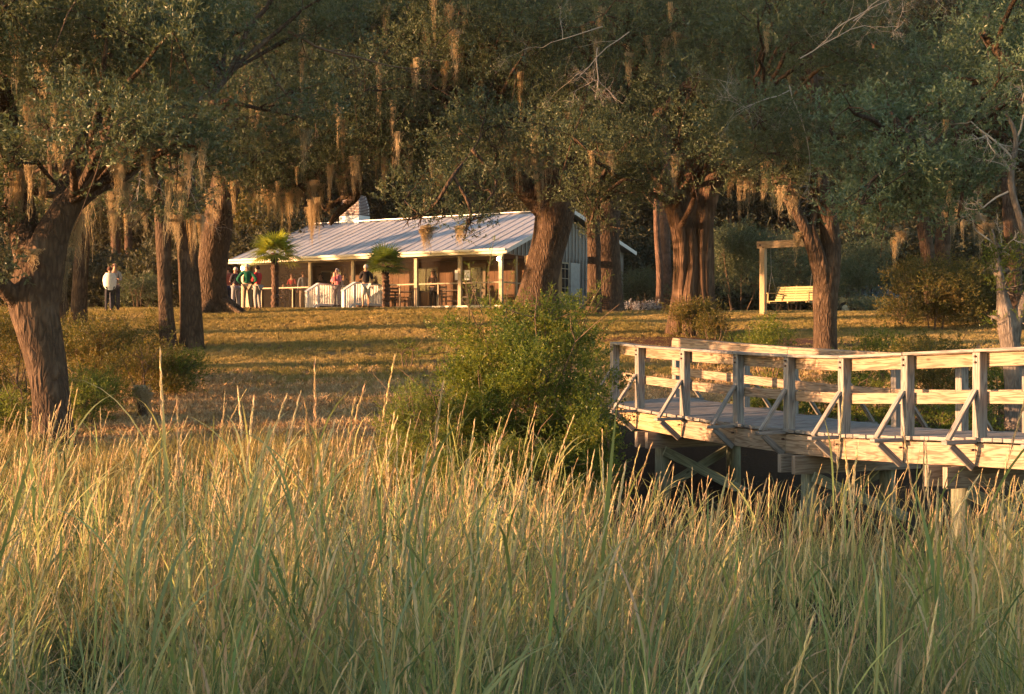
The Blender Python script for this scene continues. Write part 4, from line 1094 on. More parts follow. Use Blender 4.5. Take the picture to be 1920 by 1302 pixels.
# porch steps landing with white balustrades
BS = thing('porch_ramp', hw(lx(690,.3),.3), 'white balustraded entrance steps leading onto the porch', 'steps', -TH)
bx = lx(722, .3); bxl = lx(655, .3)
RX = [bxl-lx(690,.3), bx-lx(690,.3)]     # local x of both balustrades
LL = 3.0
def rl(x, y, z): return Vector((x, -y, z))
zl = ZS+.02
for xb in RX:
    for yy in (LL-.05,):
        gz = ground(*(hw(lx(690,.3)+xb,.3-yy)).xy[:])-H0.z
        MB().bar(rl(xb,yy,gz-.1), rl(xb,yy,zl+.62),.13,.13,(0,1,0)).build('newel_post', WHITE, BS)
    MB().bar(rl(xb,LL-.75,zl-.1), rl(xb,LL-.75,zl+.9),.12,.12,(0,1,0)).build('newel_post', WHITE, BS)
    MB().bar(rl(xb,.06,zl-.1), rl(xb,.06,zl+.9),.12,.12,(0,1,0)).build('newel_post', WHITE, BS)
    MB().bar(rl(xb,LL+.05,zl+.60), rl(xb,LL-.78,zl+.97),.16,.05).build('handrail', WHITE, BS)
    MB().bar(rl(xb,LL-.775,zl+.975), rl(xb,0,zl+.93),.16,.05).build('handrail', WHITE, BS)
    MB().bar(rl(xb,LL-.12,zl-.28), rl(xb,LL-.69,zl+.06),.05,.09).build('bottom_rail', WHITE, BS)
    MB().bar(rl(xb,LL-.69,zl+.08), rl(xb,.1,zl+.08),.05,.09).build('bottom_rail', WHITE, BS)
    yy = .2
    while yy < LL-.15:
        if yy < LL-.82: z0, z1 = zl+.1, zl+.93
        elif yy > LL-.66:
            u = (LL-.12-yy)/.57; z0 = zl-.26+.32*u; z1 = zl+.64+.3*u
        else: yy += .115; continue
        MB().bar(rl(xb,yy,z0), rl(xb,yy,z1),.035,.035,(0,1,0)).build('baluster', WHITE, BS); yy += .115
xm = sum(RX)/2; wid = RX[1]-RX[0]
for k in range(16):
    MB().box(rl(xm,.07+k*.14,zl-.04),wid-.14,.13,.04).build('landing_board', WOOD_GREY, BS)
for k in range(2):
    MB().box(rl(xm,LL-.62+.28*k,zl-.17-.13*k),wid-.14,.28,.04).build('tread', WOOD_GREY, BS)
MB().box(rl(xm,1.0,zl-.22),wid-.2,1.9,.2).build('landing_frame', WOOD_DARK, BS)

# porch furniture: tables and benches behind the screens
def porch_table(px_, ly, label):
    x = lx(px_, ly); T = thing('porch_table', hw(x, ly, ZS-.02), label, 'table', -TH, 'tables on the screened porch')
    MB().box((0,0,.74),1.5,.75,.04).build('tabletop', WOOD, T)
    for a in (-1,1):
        for b_ in (-1,1): MB().bar((a*.66,b_*.3,0),(a*.66,b_*.3,.72),.06,.06,(0,1,0)).build('leg', WOOD_DARK, T)
    MB().box((0,0,.3),1.3,.05,.06).build('stretcher', WOOD_DARK, T)
porch_table(757, 1.5, 'wooden table on the porch right of the darker palm')
porch_table(845, 1.5, 'wooden table on the porch below the pinned papers')
porch_table(620, 1.8, 'wooden table on the porch behind the entrance steps')
def chair(px_, ly, rz, label):
    x = lx(px_, ly); T = thing('porch_chair', hw(x, ly, ZS-.02), label, 'chair', -TH+rz, 'chairs on the screened porch')
    MB().box((0,0,.44),.44,.44,.04).build('seat', WOOD_DARK, T)
    for a in (-1,1):
        MB().bar((a*.19,-.19,0),(a*.19,-.19,.43),.04,.04,(0,1,0)).build('leg', WOOD_DARK, T)
        MB().bar((a*.19,.19,0),(a*.19,.23,.95),.04,.04,(0,1,0)).build('rear_leg', WOOD_DARK, T)
    for z in (.6,.74,.88): MB().box((0,.215,z),.36,.025,.08).build('back_slat', WOOD_DARK, T)
chair(738, 1.1, .6, 'wooden chair on the porch left of the table by the darker palm')
chair(775, 1.0, -.8, 'wooden chair on the porch beside the post right of the darker palm')
chair(828, 1.0, .5, 'wooden chair on the porch left of the papers')
chair(880, 1.2, -.6, 'wooden chair on the porch right of the papers')

# ------------------------------------------------------------------ windmill palms
def palm(label, px, d, hgt, rcrown, mat, seed, droop=0.5, nfr=26):
    random.seed(seed)
    T = thing('windmill_palm', G(px, d), label, 'palm')
    P = [(0,0,-.1),(0.02,0,hgt*.4),(-.01,0,hgt*.8),(0,0,hgt)]
    mb = MB(); sp = spline(P, 26)
    mb.tube([tuple(q) for q in sp], [.12+.035*(i % 2)+.02*random.random() for i in range(26)], 14, .12)
    mb.build('trunk', BARK_PINE, T)
    for k in range(nfr):
        a = k*2.4+random.uniform(-.2,.2); el = 1.25-1.65*(k/nfr)
        dr = Vector((math.cos(a)*math.cos(el), math.sin(a)*math.cos(el), math.sin(el)))
        L = rcrown*random.uniform(.38,.5)
        hub = Vector((0,0,hgt))+dr*L
        V = []; Fc = []
        s = dr.cross(Vector((0,0,1)));
        if s.length < .05: s = Vector((1,0,0))
        s.normalize(); up = s.cross(dr)
        V += [Vector((0,0,hgt))-s*.008, Vector((0,0,hgt))+s*.008, hub+s*.006, hub-s*.006]; Fc += [(0,1,2,3)]
        nl = 22; R_ = rcrown*random.uniform(.62,.8)
        for j in range(nl):
            an = (-1+2*j/(nl-1))*2.0
            dd = (dr*math.cos(an)+s*math.sin(an)).normalized()
            prev = hub; w0 = .022; b = len(V)
            sd = dd.cross(up).normalized()
            pts = []
            for q in range(5):
                u = q/4; pts.append(hub+dd*R_*u*(1-.25*abs(an)/2)-Vector((0,0,1))*droop*R_*u*u*(.5+.3*random.random()))
            for q, p in enumerate(pts):
                ww = w0*(1.25 if q in (1,2) else (1 if q == 0 else .7))*(1 if q < 4 else .15)
                V += [p-sd*ww, p+sd*ww]
                if q: Fc.append((b+2*q-2, b+2*q-1, b+2*q+1, b+2*q))
        me = bpy.data.meshes.new('frond'); me.from_pydata([tuple(v) for v in V], [], Fc); me.update()
        link_mesh('frond', me, T, mat)
    random.seed(seed+99)
palm('sunlit yellow green fan palm in front of the porch left half', 515, 56.2, 2.3, 1.15, LEAF_PALM, 5, .45)
palm('darker fan palm right of the entrance steps', 723, 54.9, 1.75, 1.0, LEAF_PALMD, 6, .3)

# ------------------------------------------------------------------ people
def skin_mesh(name, pts, edges, rads, root=0, sub=1):
    me = bpy.data.meshes.new(name+'_cage'); me.from_pydata(pts, edges, []); 
    o = bpy.data.objects.new(name+'_cage', me); COL.objects.link(o)
    m = o.modifiers.new('skin','SKIN'); m.use_smooth_shade = True
    sv = me.skin_vertices[0].data
    for i, r in enumerate(rads):
        sv[i].radius = r if isinstance(r, tuple) else (r, r)
        sv[i].use_root = (i == root)
    s = o.modifiers.new('sub','SUBSURF'); s.levels = sub; s.render_levels = sub
    dg = bpy.context.evaluated_depsgraph_get(); out = bpy.data.meshes.new_from_object(o.evaluated_get(dg))
    bpy.data.objects.remove(o); bpy.data.meshes.remove(me); out.name = name; out.materials.clear(); out.shade_smooth()
    return out
SKIN = flat('skin', (.42,.24,.16), .6, .3, .05)
_cl = {}
def cloth(c):
    if c not in _cl: _cl[c] = flat('cloth_%d' % len(_cl), c, .9, .1, .15, 0, 20)
    return _cl[c]
def person(loc, face, h, label, shirt, trousers, hair, arms='down', shorts=False, bald=False, longhair=False, legs=0.0, cap=None, extra=None, seated=False):
    """face: heading in degrees, 0 = looking towards +Y (away from the camera)"""
    T = thing('person', loc, label, 'person', R(face)); k = h/1.75
    zz = -.42 if seated else 0
    J = {'pel':(0,0,.95+zz),'waist':(0,0,1.08+zz),'chest':(0,.01,1.28+zz),'neck':(0,0,1.45+zz),'nk2':(0,.015,1.52+zz),'head':(0,.03,1.60+zz),'crown':(0,.02,1.70+zz)}
    for s, sg in (('l',-1),('r',1)):
        J['sh'+s] = (sg*.17,0,1.40+zz)
        if arms == 'down': J['el'+s] = (sg*.23,-.02,1.13); J['wr'+s] = (sg*.24,.05,.90)
        elif arms == 'hips': J['el'+s] = (sg*.36,-.09,1.14); J['wr'+s] = (sg*.19,.06,1.00)
        elif arms == 'fold': J['el'+s] = (sg*.22,.05,1.15); J['wr'+s] = (-sg*.02,.22,1.16)
        elif arms == 'hold': J['el'+s] = (sg*.25,.10,1.15); J['wr'+s] = (sg*.03,.26,1.28)
        elif arms == 'face': J['el'+s] = (sg*.22,.16,1.18) if sg < 0 else (sg*.24,0,1.13); J['wr'+s] = (sg*.06,.20,1.42) if sg < 0 else (sg*.25,.04,.9)
        if zz:
            for q in ('el','wr'): a_ = J[q+s]; J[q+s] = (a_[0], a_[1]+.06, a_[2]+zz)
        wx, wy_, wz_ = J['wr'+s]; ex, ey, ez = J['el'+s]
        dv = (Vector((wx,wy_,wz_))-Vector((ex,ey,ez))).normalized(); J['ha'+s] = tuple(Vector((wx,wy_,wz_))+dv*.06)
        J['hip'+s] = (sg*.09,0,.90+zz)
        if seated: J['kn'+s] = (sg*.12,.42,.50); J['an'+s] = (sg*.12,.42,.09)
        else: J['kn'+s] = (sg*.11,.03+legs*sg*.10,.50); J['an'+s] = (sg*.12,-.02+legs*sg*.2,.09)
        J['to'+s] = (J['an'+s][0]+sg*.02, J['an'+s][1]+.15, .04)
    J['nose'] = (0, .125, 1.605+zz)
    names = list(J); idx = {n: i for i, n in enumerate(names)}
    E = [('pel','waist'),('waist','chest'),('chest','neck'),('neck','nk2'),('nk2','head'),('head','crown'),('head','nose')]
    for s in 'lr': E += [('neck','sh'+s),('sh'+s,'el'+s),('el'+s,'wr'+s),('wr'+s,'ha'+s),('pel','hip'+s),('hip'+s,'kn'+s),('kn'+s,'an'+s),('an'+s,'to'+s)]
    RD = {'pel':(.14,.10),'waist':(.125,.09),'chest':(.15,.10),'neck':.062,'nk2':.055,'head':(.078,.09),'crown':(.06,.07),'nose':.016}
    for s in 'lr': RD.update({'sh'+s:.058,'el'+s:.042,'wr'+s:.028,'ha'+s:(.036,.018),'hip'+s:.085,'kn'+s:.056,'an'+s:.038,'to'+s:.032})
    me = skin_mesh('body', [tuple(k*c for c in J[n]) for n in names], [(idx[a],idx[b_]) for a,b_ in E], [tuple(k*x for x in RD[n]) if isinstance(RD[n],tuple) else k*RD[n] for n in names])
    body = link_mesh('body', me, T, SKIN)
    def garment(nm, chain, col, grow, cut=None):
        ns = []
        for a, b_ in chain:
            for q in (a, b_):
                if q not in ns: ns.append(q)
        pos = [k*Vector(J[n]) for n in ns]
        if cut:
            for a, b_, u in cut:
                pos[ns.index(b_)] = (k*Vector(J[a])).lerp(k*Vector(J[b_]), u)
        rr = []
        for n in ns:
            r_ = RD[n]; r_ = r_ if isinstance(r_, tuple) else (r_, r_)
            rr.append(tuple(k*(x+grow) for x in r_))
        me = skin_mesh(nm, [tuple(p) for p in pos], [(ns.index(a),ns.index(b_)) for a,b_ in chain], rr)
        link_mesh(nm, me, body, cloth(col))
    up = [('pel','waist'),('waist','chest'),('chest','neck')]
    for s in 'lr': up += [('neck','sh'+s),('sh'+s,'el'+s)] + ([('el'+s,'wr'+s)] if not shorts else [])
    garment('shirt', up, shirt, .017)
    lo = []
    for s in 'lr': lo += [('pel','hip'+s),('hip'+s,'kn'+s)] + ([] if shorts else [('kn'+s,'an'+s)])
    garment('shorts' if shorts else 'trousers', lo, trousers, .022 if not shorts else .035)
    # hair
    bm = bmesh.new(); bmesh.ops.create_uvsphere(bm, u_segments=14, v_segments=10, radius=.105*k)
    for v in list(bm.verts):
        if v.co.y > .035*k and v.co.z < .055*k: bm.verts.remove(v)
    for v in bm.verts:
        v.co += Vector((mn.noise(v.co*30), mn.noise(v.co*30+Vector((9,0,0))), 0))*.012*k; v.co.x *= .92
        if longhair and v.co.z < -.02*k: v.co.z *= 1.9
        elif v.co.z < -.03*k: v.co.z = -.03*k+(v.co.z+.03*k)*.4
    m2 = bpy.data.meshes.new('hair'); bm.to_mesh(m2); bm.free(); m2.shade_smooth()
    ho = link_mesh('hair', m2, body, cloth(hair)); ho.location = (0, .01*k, (1.645+zz)*k)
    for s, sg in (('l',-1),('r',1)):
        a = k*Vector(J['an'+s]); 
        MB().tube([a+Vector((0,-.06,-.035))*k, a+Vector((0,.03,-.03))*k, a+Vector((sg*.01,.13,-.045))*k, a+Vector((sg*.01,.18,-.06))*k], [.048*k,.052*k,.042*k,.025*k], 8).build('shoe', cloth((.06,.045,.035)), body, True)
        w_ = k*Vector(J['wr'+s]); hd = k*Vector(J['ha'+s]); dv = (hd-w_).normalized(); sd = dv.cross(Vector((0,1,.2))).normalized(); nn = sd.cross(dv)
        fm = MB()
        for q in range(4):
            b0 = hd+dv*.02*k+sd*(q-1.5)*.018*k; ln = (.062,.075,.07,.052)[q]*k
            fm.tube([b0-dv*.03*k, b0+dv*ln*.5+nn*.004*k, b0+dv*ln*.9+nn*.022*k], [.0095*k,.009*k,.006*k], 5)
        fm.tube([w_+dv*.02*k-sd*.02*k, w_+dv*.05*k-sd*.045*k+nn*.01, w_+dv*.08*k-sd*.05*k+nn*.02], [.011*k,.010*k,.007*k], 5)
        fm.build('fingers', SKIN, body, True)
        ear = MB().tube([(sg*.078*k,.02*k,(1.585+zz)*k),(sg*.088*k,.01*k,(1.61+zz)*k),(sg*.082*k,.02*k,(1.635+zz)*k)],[.010*k,.015*k,.010*k],6); ear.build('ear', SKIN, body, True)
    return T, body, k
GRY = (.45,.42,.40); KHA = (.42,.34,.26); DRK = (.035,.035,.045); BRN = (.08,.045,.03)
def pg(px, d, dz=0): return G(px, d, dz)
person(pg(427,54.5), 30, 1.72, 'person in plaid red shirt half hidden at the left end of the group', (.28,.09,.07), (.04,.05,.09), BRN, 'fold')
person(pg(442,54.0), 40, 1.66, 'grey haired person in dark top and pale jeans behind the golden moss', (.05,.045,.06), (.24,.25,.29), GRY, 'fold')
person(pg(463,53.2), 8, 1.80, 'person in green sweater and khaki trousers standing with hands on hips', (.02,.12,.075), (.30,.24,.18), GRY, 'hips', legs=.4)
person(pg(483,54.0), 60, 1.74, 'person in red shirt and light trousers facing the person in green', (.45,.045,.05), (.30,.28,.28), (.02,.015,.012), 'fold')
# under the trees
T, body, k = person(pg(206,50.5), 20, 1.70, 'person in a white shawl seen from behind under the trees', (.68,.66,.62), DRK, (.10,.05,.04), 'fold')
mb = MB()
V = []; Fc = []
for j in range(6):
    u = j/5
    for q in range(16):
        a = q/16*2*math.pi; rx = .15+.085*min(1,u*1.6); ry = .11+.06*min(1,u*1.5)
        z = 1.46-u*(.42+.16*abs(math.cos(a/1.0))*0+.22*max(0,-math.sin(a)))
        V.append((rx*math.cos(a)*(1+.03*math.sin(5*a)), ry*math.sin(a), z))
for j in range(5):
    for q in range(16): Fc.append((j*16+q, j*16+(q+1) % 16, (j+1)*16+(q+1) % 16, (j+1)*16+q))
mb.add(V, Fc); mb.build('shawl', cloth((.74,.72,.68)), body, True)
person(pg(215,51.3), 200, 1.80, 'bald person in grey shirt behind the person in the white shawl', (.36,.33,.31), (.05,.05,.07), (.42,.26,.2), 'fold')
# on the steps
p = hw(lx(690,.3)+.1, -1.2, ZS)
T, body, k = person(p+Vector((-.55,.3,.0)), 150, 1.66, 'grey haired person in pink floral top holding a baby on the entrance steps', (.50,.18,.22), (.3,.25,.25), GRY, 'hold')
p0 = T.location
baby_at = p0+Matrix.Rotation(R(150),3,'Z')@Vector((-.05,.24,1.12))
B_ = thing('person', baby_at, 'baby in a red outfit held in the arms of the grey haired person', 'person', R(150))
me = skin_mesh('body', [(0,0,0),(0,0,.12),(0,0,.22),(0,.0,.32),(0,0,.38),(-.1,.03,.16),(.1,.03,.16),(-.07,.06,-.06),(.07,.06,-.06),(-.08,.04,-.18),(.08,.04,-.18)], [(0,1),(1,2),(2,3),(3,4),(2,5),(2,6),(0,7),(0,8),(7,9),(8,10)], [.07,.075,.04,.07,.05,.028,.028,.038,.038,.025,.025])
bb = link_mesh('body', me, B_, SKIN)
me = skin_mesh('romper', [(0,0,0),(0,0,.12),(0,0,.2),(-.1,.03,.16),(.1,.03,.16),(-.07,.06,-.06),(.07,.06,-.06)], [(0,1),(1,2),(2,3),(2,4),(0,5),(0,6)], [.085,.088,.05,.036,.036,.05,.05])
link_mesh('romper', me, bb, cloth((.50,.10,.12)))
person(pg(686,53.6,.05), 10, 1.70, 'person in black top and white shorts walking up to the entrance steps', (.025,.022,.025), (.62,.60,.58), GRY, 'face', shorts=True, legs=.5)
# inside the porch
def inside(px_, ly, *a, **kw):
    return person(hw(lx(px_, ly), ly, ZS-.02), *a, **kw)
inside(548, 1.4, 160, 1.74, 'person in dark red shirt standing inside the screen right of the sunlit palm', (.30,.04,.04), DRK, BRN, 'fold')
inside(569, 1.2, 20, 1.78, 'person in light blue shirt and khaki trousers seen from behind inside the screen', (.28,.33,.42), KHA, BRN, 'down')
inside(532, 1.0, 180, 1.68, 'seated person in dark clothes inside the screen behind the palm trunk', (.04,.03,.035), DRK, BRN, 'fold', seated=True)
inside(601, 1.9, 190, 1.70, 'person in black jacket with pale collar inside the porch left of the steps', (.03,.025,.03), DRK, BRN, 'fold')
inside(645, 2.4, 180, 1.70, 'person in dark blue top standing deep in the porch behind the steps', (.04,.05,.09), DRK, BRN, 'down')
inside(812, 2.2, 150, 1.70, 'person in dark jacket standing deep in the porch right half', (.05,.035,.03), DRK, BRN, 'fold')

# ------------------------------------------------------------------ swings
def swing(label, px, d, rz, hgt, bench_off, flip=1, seatz=.52):
    g = G(px, d)
    T = thing('garden_swing', g, label, 'swing', rz)
    Lb = 2.6
    for x in (0, Lb):
        MB().bar((x,0,-.2),(x,0,hgt),.2,.2,(0,1,0)).build('post', WOOD_YEL, T, bevel=.008)
        for m_ in T.children: pass
    board('beam', (-.22,0,hgt+.13), (Lb+.25,0,hgt+.13), .16, .26, WOOD_YEL, T)
    bo = MB().tube([(-.08,-.082,hgt+.12),(-.08,-.10,hgt+.12)], .035, 10).build('bolt', RUST, T)
    # bench seen three-quarter: seat slats and back slats
    x0 = bench_off; bwid = 1.6
    for k in range(5):
        MB().box((x0+bwid/2, -.22+k*.095, seatz+.01*k*0), bwid, .075, .022).build('seat_slat', WOOD_BENCH, T)
    for k in range(6):
        MB().box((x0+bwid/2, .26+.035*k, seatz+.06+.088*k), bwid-.06, .022, .070).build('back_slat', WOOD_BENCH, T)
    for x in (x0+.08, x0+bwid/2, x0+bwid-.08):
        MB().bar((x,-.27,seatz-.04),(x,.26,seatz-.04),.04,.07).build('seat_bearer', WOOD_BENCH, T)
        MB().bar((x,.275,seatz-.02),(x,.48,seatz+.56),.04,.035,(0,1,0)).build('back_bearer', WOOD_BENCH, T)
    for x in (x0+.0, x0+bwid):
        MB().bar((x,-.22,seatz-.06),(x,-.20,seatz+.27),.045,.045,(0,1,0)).build('arm_support', WOOD_BENCH, T)
        MB().bar((x,-.28,seatz+.29),(x,.33,seatz+.31),.085,.03).build('armrest', WOOD_BENCH, T)
        ch = MB(); J0 = Vector((x,.05,seatz+1.05)); top_ = Vector((x,0,hgt))
        for A, B_ in ((top_, J0), (J0, Vector((x,-.25,seatz-.05))), (J0, Vector((x,.42,seatz+.35)))):
            n = max(3, int((B_-A).length/.045))
            for q in range(n):
                a = A.lerp(B_, q/n); b_ = A.lerp(B_, (q+.95)/n); s = Vector((.011,0,0)) if q % 2 else Vector((0,.011,0))
                ch.tube([a, (a+b_)/2+s, b_, (a+b_)/2-s, a], .0045, 4, cap=False)
        ch.build('chain', CHAIN, T)
    return T
swing('yellow wooden swing frame with slatted bench hanging by the twin stemmed oak', 1431, 50.3, -.66, 2.45, .30)
swing('grey wooden bench swing hanging right of the centre oak', 1047, 51.3, math.pi-1.15, 2.1, .12)

# ------------------------------------------------------------------ parked car under the trees
g = G(1625, 64)
CR = thing('parked_car', g, 'dark car parked in deep shade beyond the swing tree with glinting windscreen', 'car', R(8))
prof = [(-2.1,.35),(-2.15,.7),(-1.9,.85),(-1.3,.9),(-.75,1.35),(.55,1.38),(1.15,.98),(1.9,.88),(2.1,.7),(2.12,.35)]
mb = MB(); n = len(prof); V = []
for y, q in ((-.82,1),(-.70,0),(.70,0),(.82,1)):
    for (x, z) in prof: V.append((x, y, z if q == 0 or z < .92 else .9))
Fc = []
for r_ in range(3):
    for i in range(n): Fc.append((r_*n+i, r_*n+(i+1) % n, (r_+1)*n+(i+1) % n, (r_+1)*n+i))
Fc += [tuple(reversed(range(n))), tuple(range(3*n, 4*n))]
mb.add(V, Fc); mb.build('body', CARP, CR, False, bevel=.03)
MB().bar((-1.28,0,.93),(-.80,0,1.33),1.3,.03).build('rear_window', GLASS, CR)
MB().bar((1.12,0,1.02),(.60,0,1.37),1.3,.03).build('windscreen', GLASS, CR)
for sy in (-1,1):
    MB().add([(-1.1,sy*.79,.93),(1.0,sy*.79,.93),(.5,sy*.715,1.31),(-.7,sy*.715,1.31)],[(0,1,2,3)]) if 0 else None
    m3 = MB(); m3.add([(-1.1,sy*.80,.94),(.95,sy*.80,.94),(.5,sy*.73,1.31),(-.7,sy*.73,1.31)],[(0,1,2,3)] if sy < 0 else [(3,2,1,0)]); m3.build('side_window', GLASS, CR)
    MB().box((2.1,sy*.6,.68),.06,.3,.12).build('headlight', WHITE, CR)
for x in (-1.35,1.35):
    for sy in (-1,1):
        w_ = MB().tube([(x,sy*.68,.32),(x,sy*.86,.32)], .32, 20).build('wheel', RUBBER, CR)
        MB().tube([(x,sy*.861,.32),(x,sy*.875,.32)], .2, 14).build('hubcap', CHAIN, w_)

# ------------------------------------------------------------------ lawn tufts and litter (nobody could count them)
def tuft(name, mat, n, L, wd, lean=.5):
    V = []; Fc = []
    for i in range(n):
        a = random.uniform(0,6.28); l = L*random.uniform(.5,1.1); p = Vector((random.gauss(0,L*.35), random.gauss(0,L*.35), 0))
        o_ = Vector((math.cos(a),math.sin(a),0)); sd = Vector((-o_.y,o_.x,0))*wd/2; ln = random.uniform(.1,1)*lean
        b = len(V); m_ = p+Vector((0,0,l*.55))+o_*l*ln*.3; e = p+Vector((0,0,l*(1-.3*ln)))+o_*l*ln
        V += [p-sd, p+sd, m_+sd*.8, m_-sd*.8, e]; Fc += [(b,b+1,b+2,b+3),(b+3,b+2,b+4)]
    me = bpy.data.meshes.new(name); me.from_pydata([tuple(v) for v in V], [], Fc); me.materials.append(mat); me.update(); return me
C_LAWN = src_coll('lawn_tuft', [tuft('lawn_tuft', LAWN_BLADE, 26, .09, .008, 1.0) for _ in range(5)])
C_LITT = src_coll('litter_tuft', [tuft('litter_tuft', LEAF_LITTER, 24, .11, .015, 1.3) for _ in range(5)])
C_TALLG = src_coll('bank_grass', [tuft('bank_grass', LAWN_BLADE, 30, .38, .008, .9) for _ in range(4)])
def on_ground(n, d0, d1, p0=-100, p1=2020, dens=None):
    P = []
    while len(P) < n:
        d_ = math.sqrt(random.uniform(d0*d0, d1*d1)); px_ = random.uniform(p0, p1); x = (px_-960)*d_/F
        if x > 1.1 and d_ < 26.8: continue
        if dens and random.random() > dens(x, d_): continue
        P.append((x, d_, ground(x, d_)))
    return P
P = on_ground(80000, 23, 58, dens=lambda x, y: .35+.65*max(0, mn.noise(Vector((x*.35,y*.35,0)))+.4)); n = len(P)
scatter('lawn_grass', P, np.stack([rng.normal(size=n)*.1,rng.normal(size=n)*.1,rng.uniform(0,6.28,n)],1), rng.uniform(.7,1.5,n), C_LAWN, None, 'stuff')
P = on_ground(38000, 17, 35, dens=lambda x, y: (1 if mn.noise(Vector((x*.5,y*.5,5))) > -.1 else .25)*(1-sstep(26,35,y+2.5*mn.noise(Vector((x*.3,y*.3,1)))))); n = len(P)
scatter('leaf_litter', P, np.stack([rng.normal(size=n)*.4,rng.normal(size=n)*.4,rng.uniform(0,6.28,n)],1), rng.uniform(.6,1.5,n), C_LITT, None, 'stuff')
P = on_ground(2600, 15.5, 22, dens=lambda x, y: 1 if mn.noise(Vector((x*.4,y*.4,9))) > 0 else .15); n = len(P)
scatter('bank_grass', P, np.stack([rng.normal(size=n)*.1,rng.normal(size=n)*.1,rng.uniform(0,6.28,n)],1), rng.uniform(.7,1.5,n), C_TALLG, None, 'stuff')

# ------------------------------------------------------------------ marsh grass
def marsh_stem(name, kind):
    V = []; Fc = []; Cc = []
    def strip(pts, ws, sd, cols):
        b = len(V)
        for q, (p, w_) in enumerate(zip(pts, ws)):
            V.append(p-sd*w_); V.append(p+sd*w_); Cc.append(cols[q]); Cc.append(cols[q])
            if q: Fc.append((b+2*q-2,b+2*q-1,b+2*q+1,b+2*q))
    def lerp3(a, b_, u): return tuple(a[i]+(b_[i]-a[i])*u for i in range(3))
    GR = random.choice([(.13,.19,.065),(.165,.235,.075),(.11,.165,.065),(.21,.26,.08),(.16,.205,.10)]); GOLD = (.52,.40,.18); TAN = (.62,.48,.27); RST = (.40,.25,.13)
    h = 1.0
    if kind == 'stalk':
        h = random.uniform(1.6, 2.1)
        bx_, by_ = random.gauss(.05,.06), random.gauss(0,.05)
        def at(u): return Vector((bx_*h*u+.22*h*u**3*random_b, by_*h*u, h*u*(1-.03*u)))
        random_b = random.uniform(-.1, .4)
        pts = [at(i/9) for i in range(10)]
        r0 = random.uniform(.0024,.0036)
        cols = [lerp3(GR, GOLD, max(0, min(1, (i/9)*1.9-.45))) for i in range(10)]
        strip(pts, [r0*(1-.55*i/9) for i in range(10)], Vector((1,0,0)), cols)
        strip(pts, [r0*(1-.55*i/9) for i in range(10)], Vector((0,1,0)), cols)
        # seed head: dense narrow spikelets
        hl = random.uniform(.2,.42); c0 = random.choice([TAN, TAN, GOLD, RST])
        nsp = 30
        for i in range(nsp):
            u = 1-hl/h*(1-i/nsp)*1.0; p = at(u); dn = (at(min(1,u+.03))-p).normalized()
            a = i*2.4; o_ = Vector((math.cos(a),math.sin(a),0))
            e = p+dn*.05+o_*random.uniform(.004,.011)*(1.2-i/nsp)
            sd = dn.cross(o_).normalized()
            strip([p, p.lerp(e,.5)+o_*.003, e], [.0018,.0031,.0005], sd, [c0, lerp3(c0,(.6,.5,.3),.3), c0])
        nl = random.randint(4,6); zmax = .72
    else:
        h = random.uniform(.9,1.25); nl = random.randint(7,11); zmax = .35
        def at(u): return Vector((0,0,h*u))
    for i in range(nl):
        u0 = random.uniform(.03, zmax) if kind == 'stalk' else random.uniform(0,.2)
        p = at(u0)+Vector((random.gauss(0,.02),random.gauss(0,.02),0)); a = random.uniform(0,6.28); o_ = Vector((math.cos(a),math.sin(a),0))
        l = random.uniform(.45,.95)*(1 if kind == 'stalk' else 1.15); bend = random.uniform(.15,1.3)
        wd = random.uniform(.004,.0105); sd = Vector((-o_.y,o_.x,0))
        sd = (sd+o_*random.uniform(-.6,.6)).normalized()
        pts = []; ang = random.uniform(.06,.35); q = p; N_ = 8
        for j in range(N_+1):
            pts.append(q); d_ = o_*math.sin(ang)+Vector((0,0,1))*math.cos(ang); q = q+d_*l/N_; ang += bend/N_*(1+1.6*j/N_)
        g1 = random.choice([GR, GR, lerp3(GR,GOLD,.4), lerp3(GR,GOLD,.15)]); g2 = lerp3(g1, GOLD, random.uniform(.0,.6))
        if random.random() < .13: g1 = TAN; g2 = RST
        strip(pts, [wd*min(1,.55+.5*j/2)*(1 if j < 5 else (N_-j)/(N_-4)+.03) for j in range(N_+1)], sd, [lerp3(g1, g2, max(0,(j/N_-.4)/.6)) for j in range(N_+1)])
    me = bpy.data.meshes.new(name); me.from_pydata([tuple(v) for v in V], [], Fc)
    at_ = me.color_attributes.new('col','FLOAT_COLOR','POINT')
    at_.data.foreach_set('color', np.array([(*c,1) for c in Cc], np.float32).ravel())
    me.materials.append(GRASS); me.update(); return me
C_STALK = src_coll('marsh_stalk', [marsh_stem('marsh_stalk','stalk') for _ in range(22)])
C_LEAFG = src_coll('marsh_leaf', [marsh_stem('marsh_leaf','leaf') for _ in range(12)])
